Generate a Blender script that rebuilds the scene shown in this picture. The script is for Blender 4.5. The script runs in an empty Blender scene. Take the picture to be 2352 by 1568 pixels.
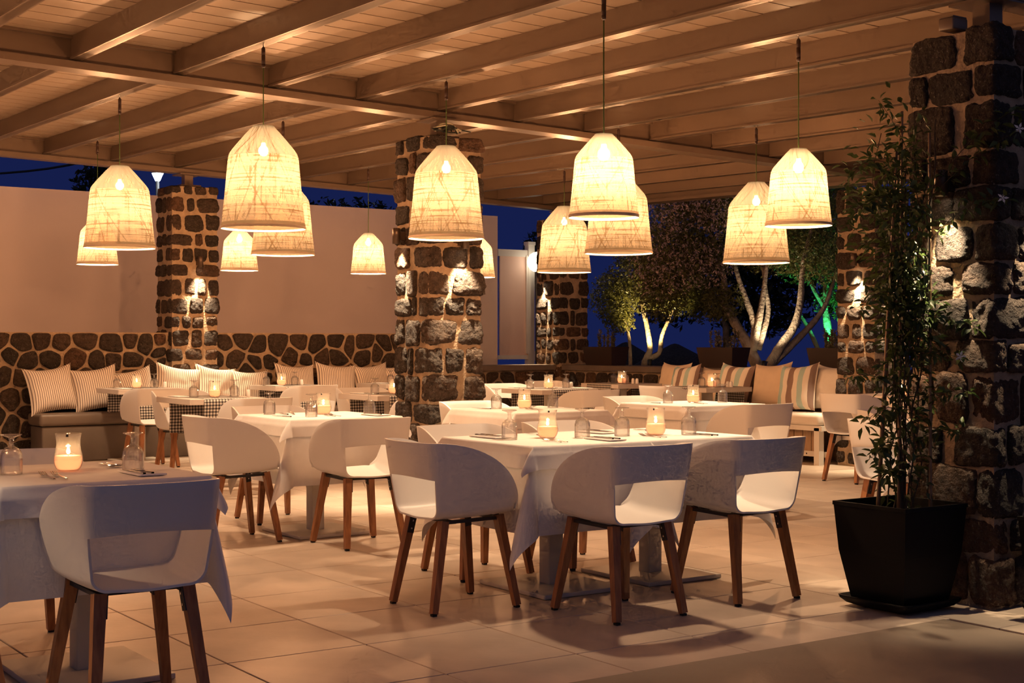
import bpy, bmesh, math, random
from math import sin, cos, pi, radians, sqrt, atan2
from mathutils import Vector, Matrix, noise, Quaternion

SC = bpy.context.scene
COL = SC.collection
rnd = random.Random(7)

# ------------------------------------------------------------------ camera, world, exposure
cam_d = bpy.data.cameras.new('camera')
cam = bpy.data.objects.new('camera', cam_d)
COL.objects.link(cam)
cam_d.sensor_width = 36.0
cam_d.lens = 3250.0 / 2352.0 * 36.0
cam_d.clip_end = 500
cam.location = (0, 0, 1.26)
cam.rotation_euler = (radians(90), 0, radians(-34.4))
SC.camera = cam

SC.view_settings.view_transform = 'Standard'
SC.view_settings.look = 'None'
SC.view_settings.gamma = 1.0
SC.view_settings.use_curve_mapping = False
SC.view_settings.exposure = 0.0
cy = SC.cycles
cy.use_denoising = True
cy.adaptive_threshold = 0.08
cy.adaptive_min_samples = 12
cy.max_bounces = 8
cy.diffuse_bounces = 3
cy.glossy_bounces = 2
cy.transmission_bounces = 8
cy.transparent_max_bounces = 12
cy.sample_clamp_indirect = 4.0
cy.caustics_reflective = False
cy.caustics_refractive = False
cy.blur_glossy = 1.0

# dusk sky: deep blue overhead, the afterglow of the sun that set behind the camera
world = bpy.data.worlds.new('dusk_sky')
SC.world = world
world.use_nodes = True
wn = world.node_tree.nodes
wl = world.node_tree.links
wn.clear()
w_out = wn.new('ShaderNodeOutputWorld')
w_bg = wn.new('ShaderNodeBackground')
w_tc = wn.new('ShaderNodeTexCoord')
w_dot = wn.new('ShaderNodeVectorMath'); w_dot.operation = 'DOT_PRODUCT'
w_dot.inputs[1].default_value = (-0.45, -0.85, 0.25)
w_ramp = wn.new('ShaderNodeMapRange')
w_ramp.inputs['From Min'].default_value = -0.6
w_ramp.inputs['From Max'].default_value = 1.0
w_mix = wn.new('ShaderNodeMixRGB')
w_mix.inputs[1].default_value = (0.0085, 0.0145, 0.078, 1)
w_mix.inputs[2].default_value = (0.088, 0.090, 0.150, 1)
wl.new(w_tc.outputs['Generated'], w_dot.inputs[0])
wl.new(w_dot.outputs['Value'], w_ramp.inputs['Value'])
wl.new(w_ramp.outputs['Result'], w_mix.inputs[0])
wl.new(w_mix.outputs[0], w_bg.inputs['Color'])
w_bg.inputs['Strength'].default_value = 0.85
wl.new(w_bg.outputs[0], w_out.inputs['Surface'])

WARM = (1.0, 0.665, 0.40)
LAMP_W = 132.0
SPOT_W = 260.0

# ------------------------------------------------------------------ materials
def nodes_of(name):
    m = bpy.data.materials.new(name)
    m.use_nodes = True
    nt = m.node_tree
    return m, nt, nt.nodes, nt.links, nt.nodes['Principled BSDF']

def pmat(name, col, rough=0.6, var=0.0, vscale=8.0, bump=0.0, bscale=40.0, metal=0.0, spec=None, col2=None, bdist=0.01, detail=4.0):
    m, nt, N, L, b = nodes_of(name)
    b.inputs['Roughness'].default_value = rough
    b.inputs['Metallic'].default_value = metal
    if spec is not None: b.inputs['Specular IOR Level'].default_value = spec
    c = (*col, 1)
    tc = N.new('ShaderNodeTexCoord')
    if var or col2:
        nz = N.new('ShaderNodeTexNoise'); nz.inputs['Scale'].default_value = vscale; nz.inputs['Detail'].default_value = detail
        L.new(tc.outputs['Object'], nz.inputs['Vector'])
        rp = N.new('ShaderNodeValToRGB')
        c2 = col2 if col2 else tuple(v * (1 - var) for v in col)
        rp.color_ramp.elements[0].position = 0.35; rp.color_ramp.elements[0].color = (*c2, 1)
        rp.color_ramp.elements[1].position = 0.65; rp.color_ramp.elements[1].color = c
        L.new(nz.outputs['Fac'], rp.inputs['Fac'])
        L.new(rp.outputs['Color'], b.inputs['Base Color'])
    else:
        b.inputs['Base Color'].default_value = c
    if bump:
        nb = N.new('ShaderNodeTexNoise'); nb.inputs['Scale'].default_value = bscale; nb.inputs['Detail'].default_value = 6
        L.new(tc.outputs['Object'], nb.inputs['Vector'])
        bp = N.new('ShaderNodeBump'); bp.inputs['Strength'].default_value = bump; bp.inputs['Distance'].default_value = bdist
        L.new(nb.outputs['Fac'], bp.inputs['Height'])
        L.new(bp.outputs['Normal'], b.inputs['Normal'])
    return m

def emat(name, col, strength):
    m = bpy.data.materials.new(name); m.use_nodes = True
    N = m.node_tree.nodes; L = m.node_tree.links; N.clear()
    o = N.new('ShaderNodeOutputMaterial'); e = N.new('ShaderNodeEmission')
    e.inputs['Color'].default_value = (*col, 1); e.inputs['Strength'].default_value = strength
    L.new(e.outputs[0], o.inputs['Surface'])
    return m

def stone_mat(name, cols, speck):
    """basalt: every stone its own tone by object random, pale lichen specks, pitted relief"""
    m, nt, N, L, b = nodes_of(name)
    b.inputs['Roughness'].default_value = 0.8; b.inputs['Specular IOR Level'].default_value = 0.3
    tc = N.new('ShaderNodeTexCoord'); oi = N.new('ShaderNodeObjectInfo'); geo = N.new('ShaderNodeNewGeometry')
    rp = N.new('ShaderNodeValToRGB'); rp.color_ramp.interpolation = 'LINEAR'
    els = rp.color_ramp.elements
    els[0].position = 0; els[0].color = (*cols[0], 1); els[1].position = 1; els[1].color = (*cols[-1], 1)
    for i, c in enumerate(cols[1:-1]):
        e = els.new((i + 1) / (len(cols) - 1)); e.color = (*c, 1)
    L.new(oi.outputs['Random'], rp.inputs['Fac'])
    n1 = N.new('ShaderNodeTexNoise'); n1.inputs['Scale'].default_value = 22; n1.inputs['Detail'].default_value = 7; n1.inputs['Roughness'].default_value = 0.65
    L.new(geo.outputs['Position'], n1.inputs['Vector'])
    r1 = N.new('ShaderNodeMapRange'); r1.inputs['From Min'].default_value = 0.3; r1.inputs['From Max'].default_value = 0.7
    r1.inputs['To Min'].default_value = 0.55; r1.inputs['To Max'].default_value = 1.5
    L.new(n1.outputs['Fac'], r1.inputs['Value'])
    mu = N.new('ShaderNodeMixRGB'); mu.blend_type = 'MULTIPLY'; mu.inputs[0].default_value = 1
    L.new(rp.outputs['Color'], mu.inputs[1]); L.new(r1.outputs['Result'], mu.inputs[2])
    n2 = N.new('ShaderNodeTexNoise'); n2.inputs['Scale'].default_value = 90; n2.inputs['Detail'].default_value = 3
    L.new(geo.outputs['Position'], n2.inputs['Vector'])
    r2 = N.new('ShaderNodeMapRange'); r2.inputs['From Min'].default_value = 0.62; r2.inputs['From Max'].default_value = 0.75
    L.new(n2.outputs['Fac'], r2.inputs['Value'])
    mm = N.new('ShaderNodeMath'); mm.operation = 'MULTIPLY'; mm.inputs[1].default_value = speck
    L.new(r2.outputs['Result'], mm.inputs[0])
    mx = N.new('ShaderNodeMixRGB'); mx.inputs[2].default_value = (0.42, 0.36, 0.29, 1)
    L.new(mm.outputs[0], mx.inputs[0]); L.new(mu.outputs[0], mx.inputs[1])
    L.new(mx.outputs[0], b.inputs['Base Color'])
    nb = N.new('ShaderNodeTexNoise'); nb.inputs['Scale'].default_value = 30; nb.inputs['Detail'].default_value = 6; nb.inputs['Roughness'].default_value = 0.62
    L.new(geo.outputs['Position'], nb.inputs['Vector'])
    bp = N.new('ShaderNodeBump'); bp.inputs['Strength'].default_value = 1.0; bp.inputs['Distance'].default_value = 0.09
    L.new(nb.outputs['Fac'], bp.inputs['Height']); L.new(bp.outputs['Normal'], b.inputs['Normal'])
    return m

def wood_mat(name, c1, c2, scale=(30, 30, 2.5), rough=0.5):
    m, nt, N, L, b = nodes_of(name)
    b.inputs['Roughness'].default_value = rough
    tc = N.new('ShaderNodeTexCoord'); mp = N.new('ShaderNodeMapping'); mp.inputs['Scale'].default_value = scale
    oi = N.new('ShaderNodeObjectInfo')
    L.new(tc.outputs['Object'], mp.inputs['Vector'])
    nz = N.new('ShaderNodeTexNoise'); nz.inputs['Scale'].default_value = 2.0; nz.inputs['Detail'].default_value = 6; nz.noise_dimensions = '4D'
    L.new(oi.outputs['Random'], nz.inputs['W'])
    L.new(mp.outputs[0], nz.inputs['Vector'])
    rp = N.new('ShaderNodeValToRGB')
    rp.color_ramp.elements[0].position = 0.3; rp.color_ramp.elements[0].color = (*c1, 1)
    rp.color_ramp.elements[1].position = 0.7; rp.color_ramp.elements[1].color = (*c2, 1)
    L.new(nz.outputs['Fac'], rp.inputs['Fac']); L.new(rp.outputs['Color'], b.inputs['Base Color'])
    return m

def stripe_mat(name, base, bands, rough=0.85, period=None, axis=0, weave=True):
    """cloth with woven stripes over the UV; bands = [(start, end, colour)] inside one period"""
    m, nt, N, L, b = nodes_of(name)
    b.inputs['Roughness'].default_value = rough
    b.inputs['Specular IOR Level'].default_value = 0.15
    uv = N.new('ShaderNodeUVMap'); sp = N.new('ShaderNodeSeparateXYZ'); L.new(uv.outputs[0], sp.inputs[0])
    md = N.new('ShaderNodeMath'); md.operation = 'PINGPONG' if False else 'FRACT'
    sc = N.new('ShaderNodeMath'); sc.operation = 'MULTIPLY'; sc.inputs[1].default_value = 1.0 / (period or 1.0)
    L.new(sp.outputs[axis], sc.inputs[0]); L.new(sc.outputs[0], md.inputs[0])
    rp = N.new('ShaderNodeValToRGB'); rp.color_ramp.interpolation = 'CONSTANT'
    els = rp.color_ramp.elements
    els[0].position = 0; els[0].color = (*base, 1)
    els[1].position = 0.9999; els[1].color = (*base, 1)
    for s, e_, c in bands:
        a = els.new(s); a.color = (*c, 1)
        a = els.new(e_); a.color = (*base, 1)
    L.new(md.outputs[0], rp.inputs['Fac']); L.new(rp.outputs['Color'], b.inputs['Base Color'])
    return m

def gingham_mat():
    m, nt, N, L, b = nodes_of('gingham')
    b.inputs['Roughness'].default_value = 0.9; b.inputs['Specular IOR Level'].default_value = 0.1
    uv = N.new('ShaderNodeUVMap'); sp = N.new('ShaderNodeSeparateXYZ'); L.new(uv.outputs[0], sp.inputs[0])
    outs = []
    for ax in (0, 1):
        sc = N.new('ShaderNodeMath'); sc.operation = 'MULTIPLY'; sc.inputs[1].default_value = 1 / 0.028
        fr = N.new('ShaderNodeMath'); fr.operation = 'FRACT'
        gt = N.new('ShaderNodeMath'); gt.operation = 'GREATER_THAN'; gt.inputs[1].default_value = 0.5
        L.new(sp.outputs[ax], sc.inputs[0]); L.new(sc.outputs[0], fr.inputs[0]); L.new(fr.outputs[0], gt.inputs[0])
        outs.append(gt)
    ad = N.new('ShaderNodeMath'); ad.operation = 'ADD'; L.new(outs[0].outputs[0], ad.inputs[0]); L.new(outs[1].outputs[0], ad.inputs[1])
    hf = N.new('ShaderNodeMath'); hf.operation = 'MULTIPLY'; hf.inputs[1].default_value = 0.5; L.new(ad.outputs[0], hf.inputs[0])
    rp = N.new('ShaderNodeValToRGB'); rp.color_ramp.interpolation = 'CONSTANT'
    rp.color_ramp.elements[0].position = 0; rp.color_ramp.elements[0].color = (0.62, 0.58, 0.52, 1)
    rp.color_ramp.elements[1].position = 0.9; rp.color_ramp.elements[1].color = (0.035, 0.03, 0.03, 1)
    e = rp.color_ramp.elements.new(0.3); e.color = (0.2, 0.18, 0.165, 1)
    L.new(hf.outputs[0], rp.inputs['Fac']); L.new(rp.outputs['Color'], b.inputs['Base Color'])
    return m

def shade_mat():
    """woven straw: translucent, the weave itself is stored on the mesh (colour, open gaps in alpha)"""
    m = bpy.data.materials.new('woven_straw'); m.use_nodes = True
    N = m.node_tree.nodes; L = m.node_tree.links; N.clear()
    out = N.new('ShaderNodeOutputMaterial')
    at = N.new('ShaderNodeVertexColor'); at.layer_name = 'weave'
    tl = N.new('ShaderNodeBsdfTranslucent'); df = N.new('ShaderNodeBsdfDiffuse'); tr = N.new('ShaderNodeBsdfTransparent')
    L.new(at.outputs['Color'], tl.inputs['Color'])
    df.inputs['Color'].default_value = (0.35, 0.26, 0.15, 1)
    m1 = N.new('ShaderNodeMixShader'); m1.inputs[0].default_value = 0.22
    L.new(tl.outputs[0], m1.inputs[1]); L.new(df.outputs[0], m1.inputs[2])
    m2 = N.new('ShaderNodeMixShader'); L.new(at.outputs['Alpha'], m2.inputs[0])
    tr.inputs['Color'].default_value = (1.0, 0.69, 0.49, 1)
    L.new(m1.outputs[0], m2.inputs[1]); L.new(tr.outputs[0], m2.inputs[2])
    L.new(m2.outputs[0], out.inputs['Surface'])
    return m

def glass_mat(name, col=(1, 1, 1), clear=0.72, haze=0.06, edge=0.55):
    """thin clear glass: mostly see-through, mirror-like towards the edges, a little refraction"""
    m = bpy.data.materials.new(name); m.use_nodes = True
    N = m.node_tree.nodes; L = m.node_tree.links; N.clear()
    o = N.new('ShaderNodeOutputMaterial'); g = N.new('ShaderNodeBsdfGlass'); t = N.new('ShaderNodeBsdfTransparent'); gl = N.new('ShaderNodeBsdfGlossy')
    g.inputs['IOR'].default_value = 1.45; g.inputs['Roughness'].default_value = 0.0
    g.inputs['Color'].default_value = (*col, 1); t.inputs['Color'].default_value = (*col, 1)
    gl.inputs['Roughness'].default_value = 0.09
    lw = N.new('ShaderNodeLayerWeight'); lw.inputs['Blend'].default_value = 0.5
    pw = N.new('ShaderNodeMath'); pw.operation = 'POWER'; pw.inputs[1].default_value = 2.4; L.new(lw.outputs['Facing'], pw.inputs[0])
    fr = N.new('ShaderNodeMath'); fr.operation = 'MULTIPLY_ADD'; fr.inputs[1].default_value = edge; fr.inputs[2].default_value = 0.035; L.new(pw.outputs[0], fr.inputs[0])
    m1 = N.new('ShaderNodeMixShader'); L.new(fr.outputs[0], m1.inputs[0]); L.new(t.outputs[0], m1.inputs[1]); L.new(gl.outputs[0], m1.inputs[2])
    mx = N.new('ShaderNodeMixShader'); mx.inputs[0].default_value = clear
    L.new(g.outputs[0], mx.inputs[1]); L.new(m1.outputs[0], mx.inputs[2])
    hz = N.new('ShaderNodeBsdfTranslucent'); hz.inputs['Color'].default_value = (1, 0.95, 0.88, 1)
    hd = N.new('ShaderNodeBsdfDiffuse'); hd.inputs['Color'].default_value = (1, 0.95, 0.88, 1)
    hm = N.new('ShaderNodeMixShader'); L.new(hz.outputs[0], hm.inputs[1]); L.new(hd.outputs[0], hm.inputs[2])
    fin = N.new('ShaderNodeMixShader'); fin.inputs[0].default_value = haze
    L.new(mx.outputs[0], fin.inputs[1]); L.new(hm.outputs[0], fin.inputs[2]); L.new(fin.outputs[0], o.inputs['Surface'])
    return m

def leaf_mat(name, c1, c2, trans=0.3):
    m, nt, N, L, b = nodes_of(name)
    geo = N.new('ShaderNodeNewGeometry')
    rp = N.new('ShaderNodeValToRGB')
    rp.color_ramp.elements[0].color = (*c1, 1); rp.color_ramp.elements[1].color = (*c2, 1)
    L.new(geo.outputs['Random Per Island'], rp.inputs['Fac'])
    L.new(rp.outputs['Color'], b.inputs['Base Color'])
    b.inputs['Roughness'].default_value = 0.45
    tl = N.new('ShaderNodeBsdfTranslucent'); L.new(rp.outputs['Color'], tl.inputs['Color'])
    mx = N.new('ShaderNodeMixShader'); mx.inputs[0].default_value = trans
    L.new(b.outputs[0], mx.inputs[1]); L.new(tl.outputs[0], mx.inputs[2])
    L.new(mx.outputs[0], N['Material Output'].inputs['Surface'])
    return m

M = {}
M['tile'] = pmat('porcelain_tile', (0.58, 0.47, 0.375), 0.38, var=0.20, vscale=3.0, bump=0.08, bscale=30, spec=0.35, detail=7)
M['grout'] = pmat('grout', (0.17, 0.13, 0.10), 0.9)
M['slab'] = pmat('dark_screed', (0.23, 0.175, 0.13), 0.6, var=0.18, vscale=2.2, bump=0.08, bscale=60, detail=7)
M['stone'] = stone_mat('basalt', [(0.040, 0.030, 0.023), (0.068, 0.047, 0.034), (0.052, 0.039, 0.031), (0.095, 0.060, 0.039), (0.047, 0.035, 0.028), (0.15, 0.078, 0.042)], 0.55)
M['mortar'] = pmat('lime_mortar', (0.41, 0.295, 0.19), 0.92, var=0.3, vscale=14, bump=0.6, bscale=55, bdist=0.02)
M['plaster'] = pmat('white_plaster', (0.68, 0.585, 0.555), 0.9, var=0.05, vscale=1.5, bump=0.05, bscale=90)
M['beam'] = pmat('painted_steel', (0.185, 0.130, 0.090), 0.34, var=0.06, vscale=2, spec=0.5)
M['board'] = pmat('painted_board', (0.42, 0.325, 0.24), 0.45, var=0.06, vscale=3, spec=0.4)
M['cap'] = pmat('wall_capping', (0.14, 0.105, 0.08), 0.7, var=0.2, vscale=5, bump=0.1)
M['bench'] = pmat('screed_bench', (0.13, 0.10, 0.078), 0.65, var=0.12, vscale=4, bump=0.08)
M['cushion'] = pmat('taupe_vinyl', (0.15, 0.115, 0.09), 0.42, var=0.06, vscale=4)
M['cushion_white'] = pmat('white_canvas', (0.74, 0.68, 0.60), 0.85, var=0.05, vscale=6, bump=0.1, bscale=200)
M['shell'] = pmat('white_polymer', (0.80, 0.78, 0.75), 0.40, spec=0.4)
M['leg'] = wood_mat('teak', (0.20, 0.075, 0.028), (0.40, 0.17, 0.065), rough=0.42)
M['black'] = pmat('black_metal', (0.018, 0.016, 0.015), 0.45)
M['rubber'] = pmat('black_rubber', (0.012, 0.012, 0.012), 0.8)
M['linen'] = pmat('white_linen', (0.84, 0.81, 0.78), 0.85, var=0.03, vscale=20, bump=0.12, bscale=9, bdist=0.02, spec=0.15)
M['ped'] = pmat('pale_powder_coat', (0.60, 0.55, 0.48), 0.45)
M['greytop'] = pmat('pale_table_top', (0.60, 0.52, 0.45), 0.5, var=0.08, vscale=5)
M['gingham'] = gingham_mat()
M['glass'] = glass_mat('clear_glass', (1.0, 1.0, 0.995), 0.80, 0.015, 0.95)
M['holder'] = glass_mat('candle_glass', (0.995, 0.98, 0.965), 1.0, 0.06, 0.7)
M['steel'] = pmat('cutlery_steel', (0.62, 0.60, 0.57), 0.16, metal=1.0)
M['shaker'] = pmat('white_porcelain', (0.86, 0.83, 0.78), 0.2)
M['straw'] = shade_mat()
M['cord'] = pmat('green_cord', (0.09, 0.16, 0.035), 0.6)
M['connector'] = pmat('brown_connector', (0.05, 0.022, 0.012), 0.4)
M['ticking'] = stripe_mat('ticking_stripe', (0.78, 0.70, 0.60), [(0.5, 0.86, (0.24, 0.19, 0.16))], period=0.0245)
M['bold'] = stripe_mat('bold_stripe', (0.80, 0.74, 0.64), [(0.07, 0.21, (0.42, 0.58, 0.55)), (0.34, 0.50, (0.27, 0.19, 0.16)), (0.63, 0.77, (0.42, 0.58, 0.55)), (0.90, 0.985, (0.27, 0.19, 0.16))], period=0.53)
M['cream'] = pmat('cream_linen', (0.70, 0.57, 0.43), 0.9, var=0.05, vscale=12, bump=0.15, bscale=160, spec=0.1)
M['white_cloth'] = pmat('white_cotton', (0.84, 0.79, 0.71), 0.9, var=0.04, vscale=12, bump=0.15, bscale=160, spec=0.1)
M['white_paint'] = pmat('white_paint', (0.72, 0.68, 0.62), 0.55, var=0.05, vscale=6)
M['pink'] = pmat('pale_pink_board', (0.80, 0.57, 0.47), 0.7, var=0.08, vscale=1.5)
M['slatwood'] = wood_mat('bench_slat_wood', (0.30, 0.19, 0.11), (0.44, 0.29, 0.18), rough=0.6)
M['pot'] = pmat('black_plastic', (0.004, 0.004, 0.004), 0.55, spec=0.15)
M['soil'] = pmat('soil', (0.03, 0.018, 0.01), 1.0, var=0.5, vscale=60, bump=1.0, bscale=80)
M['cane'] = wood_mat('cane', (0.20, 0.11, 0.05), (0.34, 0.2, 0.10), scale=(10, 10, 6))
M['stem'] = pmat('vine_stem', (0.07, 0.05, 0.025), 0.8, var=0.4, vscale=30)
M['vine'] = leaf_mat('vine_leaf', (0.025, 0.045, 0.012), (0.08, 0.12, 0.035))
M['petal'] = pmat('white_petal', (0.85, 0.83, 0.78), 0.6)
M['trough'] = pmat('brown_trough', (0.022, 0.010, 0.007), 0.6)
M['bark'] = pmat('tree_bark', (0.34, 0.27, 0.20), 0.9, var=0.45, vscale=9, bump=0.7, bscale=26, bdist=0.03)
M['tamarisk'] = leaf_mat('tamarisk_leaf', (0.06, 0.065, 0.02), (0.20, 0.19, 0.055), 0.45)
M['blossom'] = leaf_mat('tamarisk_blossom', (0.42, 0.29, 0.25), (0.68, 0.52, 0.46), 0.4)
M['darkleaf'] = leaf_mat('dark_leaf', (0.012, 0.018, 0.010), (0.035, 0.045, 0.022), 0.3)
M['shrub'] = leaf_mat('shrub_leaf', (0.06, 0.06, 0.025), (0.16, 0.14, 0.065), 0.3)
M['thatch'] = pmat('thatch', (0.055, 0.04, 0.028), 0.95, var=0.5, vscale=25, bump=1, bscale=60)
M['sea'] = pmat('sea_water', (0.008, 0.015, 0.06), 0.35, bump=0.3, bscale=0.5)
M['earth'] = pmat('dark_earth', (0.035, 0.028, 0.022), 0.95, var=0.4, vscale=2, bump=0.4, bscale=8)
M['spot'] = pmat('bronze_fitting', (0.10, 0.065, 0.045), 0.35, metal=0.6)
M['bulb'] = emat('bulb_glow', (1.0, 0.80, 0.50), 40.0)
M['lens'] = emat('spot_lens_glow', (1.0, 0.82, 0.58), 22.0)
M['flame'] = emat('flame_glow', (1.0, 0.72, 0.32), 45.0)
M['globe'] = emat('globe_glow', (1.0, 0.85, 0.62), 3.0)
M['street'] = emat('street_lamp_glow', (0.86, 0.95, 1.0), 60.0)
M['uplens'] = emat('uplight_glow', (1.0, 0.80, 0.5), 40.0)
def wax_mat():
    m = bpy.data.materials.new('candle_wax'); m.use_nodes = True
    N = m.node_tree.nodes; L = m.node_tree.links; N.clear()
    o = N.new('ShaderNodeOutputMaterial'); t = N.new('ShaderNodeBsdfTranslucent'); d = N.new('ShaderNodeBsdfDiffuse')
    t.inputs['Color'].default_value = (0.60, 0.38, 0.26, 1); d.inputs['Color'].default_value = (0.88, 0.68, 0.54, 1)
    mx = N.new('ShaderNodeMixShader'); mx.inputs[0].default_value = 0.4
    L.new(t.outputs[0], mx.inputs[1]); L.new(d.outputs[0], mx.inputs[2]); L.new(mx.outputs[0], o.inputs['Surface'])
    return m
M['wax'] = wax_mat()
M['dot'] = pmat('black_sticker', (0.01, 0.01, 0.01), 0.5)
M['cable'] = pmat('black_cable', (0.02, 0.022, 0.015), 0.6)
M['cable_pale'] = pmat('pale_cable', (0.45, 0.42, 0.30), 0.6)
M['leafcard'] = M['vine']

# ------------------------------------------------------------------ helpers
class MB:
    def __init__(s):
        s.v = []; s.f = []; s.uv = []
    def add(s, vs, fs, uvs=None):
        o = len(s.v); s.v += [tuple(p) for p in vs]
        for i, f in enumerate(fs):
            s.f.append([o + k for k in f])
            s.uv.append(uvs[i] if uvs else None)
    def box(s, c, d, zf=None):
        x, y, z = c; a, b, h = d[0] / 2, d[1] / 2, d[2] / 2
        vs = [(x + i * a, y + j * b, z + k * h) for k in (-1, 1) for j in (-1, 1) for i in (-1, 1)]
        if zf: vs = [(p[0], p[1], p[2] + zf(p[0], p[1])) for p in vs]
        s.add(vs, [(0, 2, 3, 1), (4, 5, 7, 6), (0, 1, 5, 4), (2, 6, 7, 3), (0, 4, 6, 2), (1, 3, 7, 5)])
        return s
    def bar(s, p0, p1, w0, w1, d0=None, d1=None, up=(0, 1, 0)):
        p0, p1 = Vector(p0), Vector(p1); t = (p1 - p0).normalized()
        a = t.cross(Vector(up)).normalized(); b = a.cross(t).normalized()
        d0 = d0 or w0; d1 = d1 or w1
        vs = []
        for p, w, d in ((p0, w0, d0), (p1, w1, d1)):
            for i, j in ((-1, -1), (1, -1), (1, 1), (-1, 1)):
                vs.append(p + a * (i * w / 2) + b * (j * d / 2))
        s.add(vs, [(3, 2, 1, 0), (4, 5, 6, 7), (0, 1, 5, 4), (1, 2, 6, 5), (2, 3, 7, 6), (3, 0, 4, 7)])
        return s
    def tube(s, pts, rad, seg=8, cap=True):
        pts = [Vector(p) for p in pts]; n = len(pts)
        if not hasattr(rad, '__len__'): rad = [rad] * n
        vs = []; ref = Vector((0.3, 0.9, 0.2)).normalized()
        for i, p in enumerate(pts):
            t = (pts[min(i + 1, n - 1)] - pts[max(i - 1, 0)]).normalized()
            if abs(t.dot(ref)) > 0.95: r2 = Vector((1, 0, 0))
            else: r2 = ref
            a = t.cross(r2).normalized(); b = t.cross(a)
            for k in range(seg):
                an = 2 * pi * k / seg
                vs.append(p + (a * cos(an) + b * sin(an)) * rad[i])
        fs = [(i * seg + k, i * seg + (k + 1) % seg, (i + 1) * seg + (k + 1) % seg, (i + 1) * seg + k) for i in range(n - 1) for k in range(seg)]
        if cap:
            fs.append(tuple(range(seg))[::-1]); fs.append(tuple((n - 1) * seg + k for k in range(seg)))
        s.add(vs, fs)
        return s
    def lathe(s, prof, seg=24, c=(0, 0, 0), mod=None, uv=False, closed=False):
        """prof = [(r, z)]; mod(r, z, angle) -> r"""
        n = len(prof); vs = []
        for r, z in prof:
            for k in range(seg):
                a = 2 * pi * k / seg
                rr = mod(r, z, a) if mod else r
                vs.append((c[0] + rr * cos(a), c[1] + rr * sin(a), c[2] + z))
        fs = []; uvs = []
        for i in range(n - 1 + (1 if closed else 0)):
            j = (i + 1) % n
            for k in range(seg):
                fs.append((i * seg + k, i * seg + (k + 1) % seg, j * seg + (k + 1) % seg, j * seg + k))
                u0, u1 = k / seg, (k + 1) / seg; v0, v1 = i / (n - 1), (i + 1) / (n - 1)
                uvs.append([(u0, v0), (u1, v0), (u1, v1), (u0, v1)])
        s.add(vs, fs, uvs if uv else None)
        return s
    def disc(s, r, z, seg=24, c=(0, 0, 0), up=True):
        vs = [(c[0] + r * cos(2 * pi * k / seg), c[1] + r * sin(2 * pi * k / seg), c[2] + z) for k in range(seg)]
        s.add(vs, [tuple(range(seg)) if up else tuple(range(seg))[::-1]]); return s
    def grid(s, P, uvf=None, flip=False):
        n, m = len(P), len(P[0])
        vs = [p for row in P for p in row]; fs = []; uvs = []
        for i in range(n - 1):
            for j in range(m - 1):
                q = [(i, j), (i, j + 1), (i + 1, j + 1), (i + 1, j)]
                if flip: q = q[::-1]
                fs.append([a * m + b for a, b in q])
                if uvf: uvs.append([uvf(a, b) for a, b in q])
        s.add(vs, fs, uvs if uvf else None); return s
    def mesh(s, name, mat, smooth=False):
        me = bpy.data.meshes.new(name); me.from_pydata(s.v, [], s.f); me.update()
        if any(u is not None for u in s.uv):
            lay = me.uv_layers.new(name='UVMap'); k = 0
            for f, u in zip(s.f, s.uv):
                for i in range(len(f)):
                    lay.data[k].uv = u[i] if u else (0, 0); k += 1
        if mat is not None: me.materials.append(M[mat] if isinstance(mat, str) else mat)
        if smooth: me.polygons.foreach_set('use_smooth', [True] * len(me.polygons))
        return me
    def build(s, name, mat, parent=None, smooth=False):
        return link(name, s.mesh(name, mat, smooth), parent)

def link(name, me, parent=None, loc=None, rot=None, scale=None):
    o = bpy.data.objects.new(name, me); COL.objects.link(o)
    if parent is not None: o.parent = parent
    if loc is not None: o.location = loc
    if rot is not None: o.rotation_euler = rot
    if scale is not None: o.scale = scale
    return o
def tag(o, label, cat, group=None):
    o['label'] = label; o['category'] = cat
    if group: o['group'] = group
    return o
def thing(name, label, cat, loc=(0, 0, 0), rotz=0.0, group=None):
    o = link(name, None, None, loc, (0, 0, rotz)); o.empty_display_size = 0.1
    return tag(o, label, cat, group)
def struct(o, label=None):
    o['kind'] = 'structure'
    if label: o['label'] = label
    return o
def copy_tree(o, parent=None):
    c = o.copy(); COL.objects.link(c); c.parent = parent
    for ch in o.children: copy_tree(ch, c)
    return c
def lamp(name, kind, loc, energy, col, parent=None, size=0.05, spot=None, blend=0.5, rot=None):
    d = bpy.data.lights.new(name, kind); d.energy = energy; d.color = col
    if kind in ('POINT', 'SPOT'): d.shadow_soft_size = size
    if kind == 'SPOT': d.spot_size = radians(spot); d.spot_blend = blend
    o = bpy.data.objects.new(name, d); COL.objects.link(o); o.location = loc
    if rot: o.rotation_euler = rot
    if parent is not None: o.parent = parent
    return o
def bevelled(name, size, bev, mat, seg=2, smooth=True):
    bm = bmesh.new(); bmesh.ops.create_cube(bm, size=1.0)
    bmesh.ops.scale(bm, vec=size, verts=bm.verts)
    bmesh.ops.bevel(bm, geom=list(bm.edges), offset=bev, segments=seg, profile=0.5, affect='EDGES')
    me = bpy.data.meshes.new(name); bm.to_mesh(me); bm.free()
    me.materials.append(M[mat])
    if smooth: me.polygons.foreach_set('use_smooth', [True] * len(me.polygons))
    return me

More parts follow.
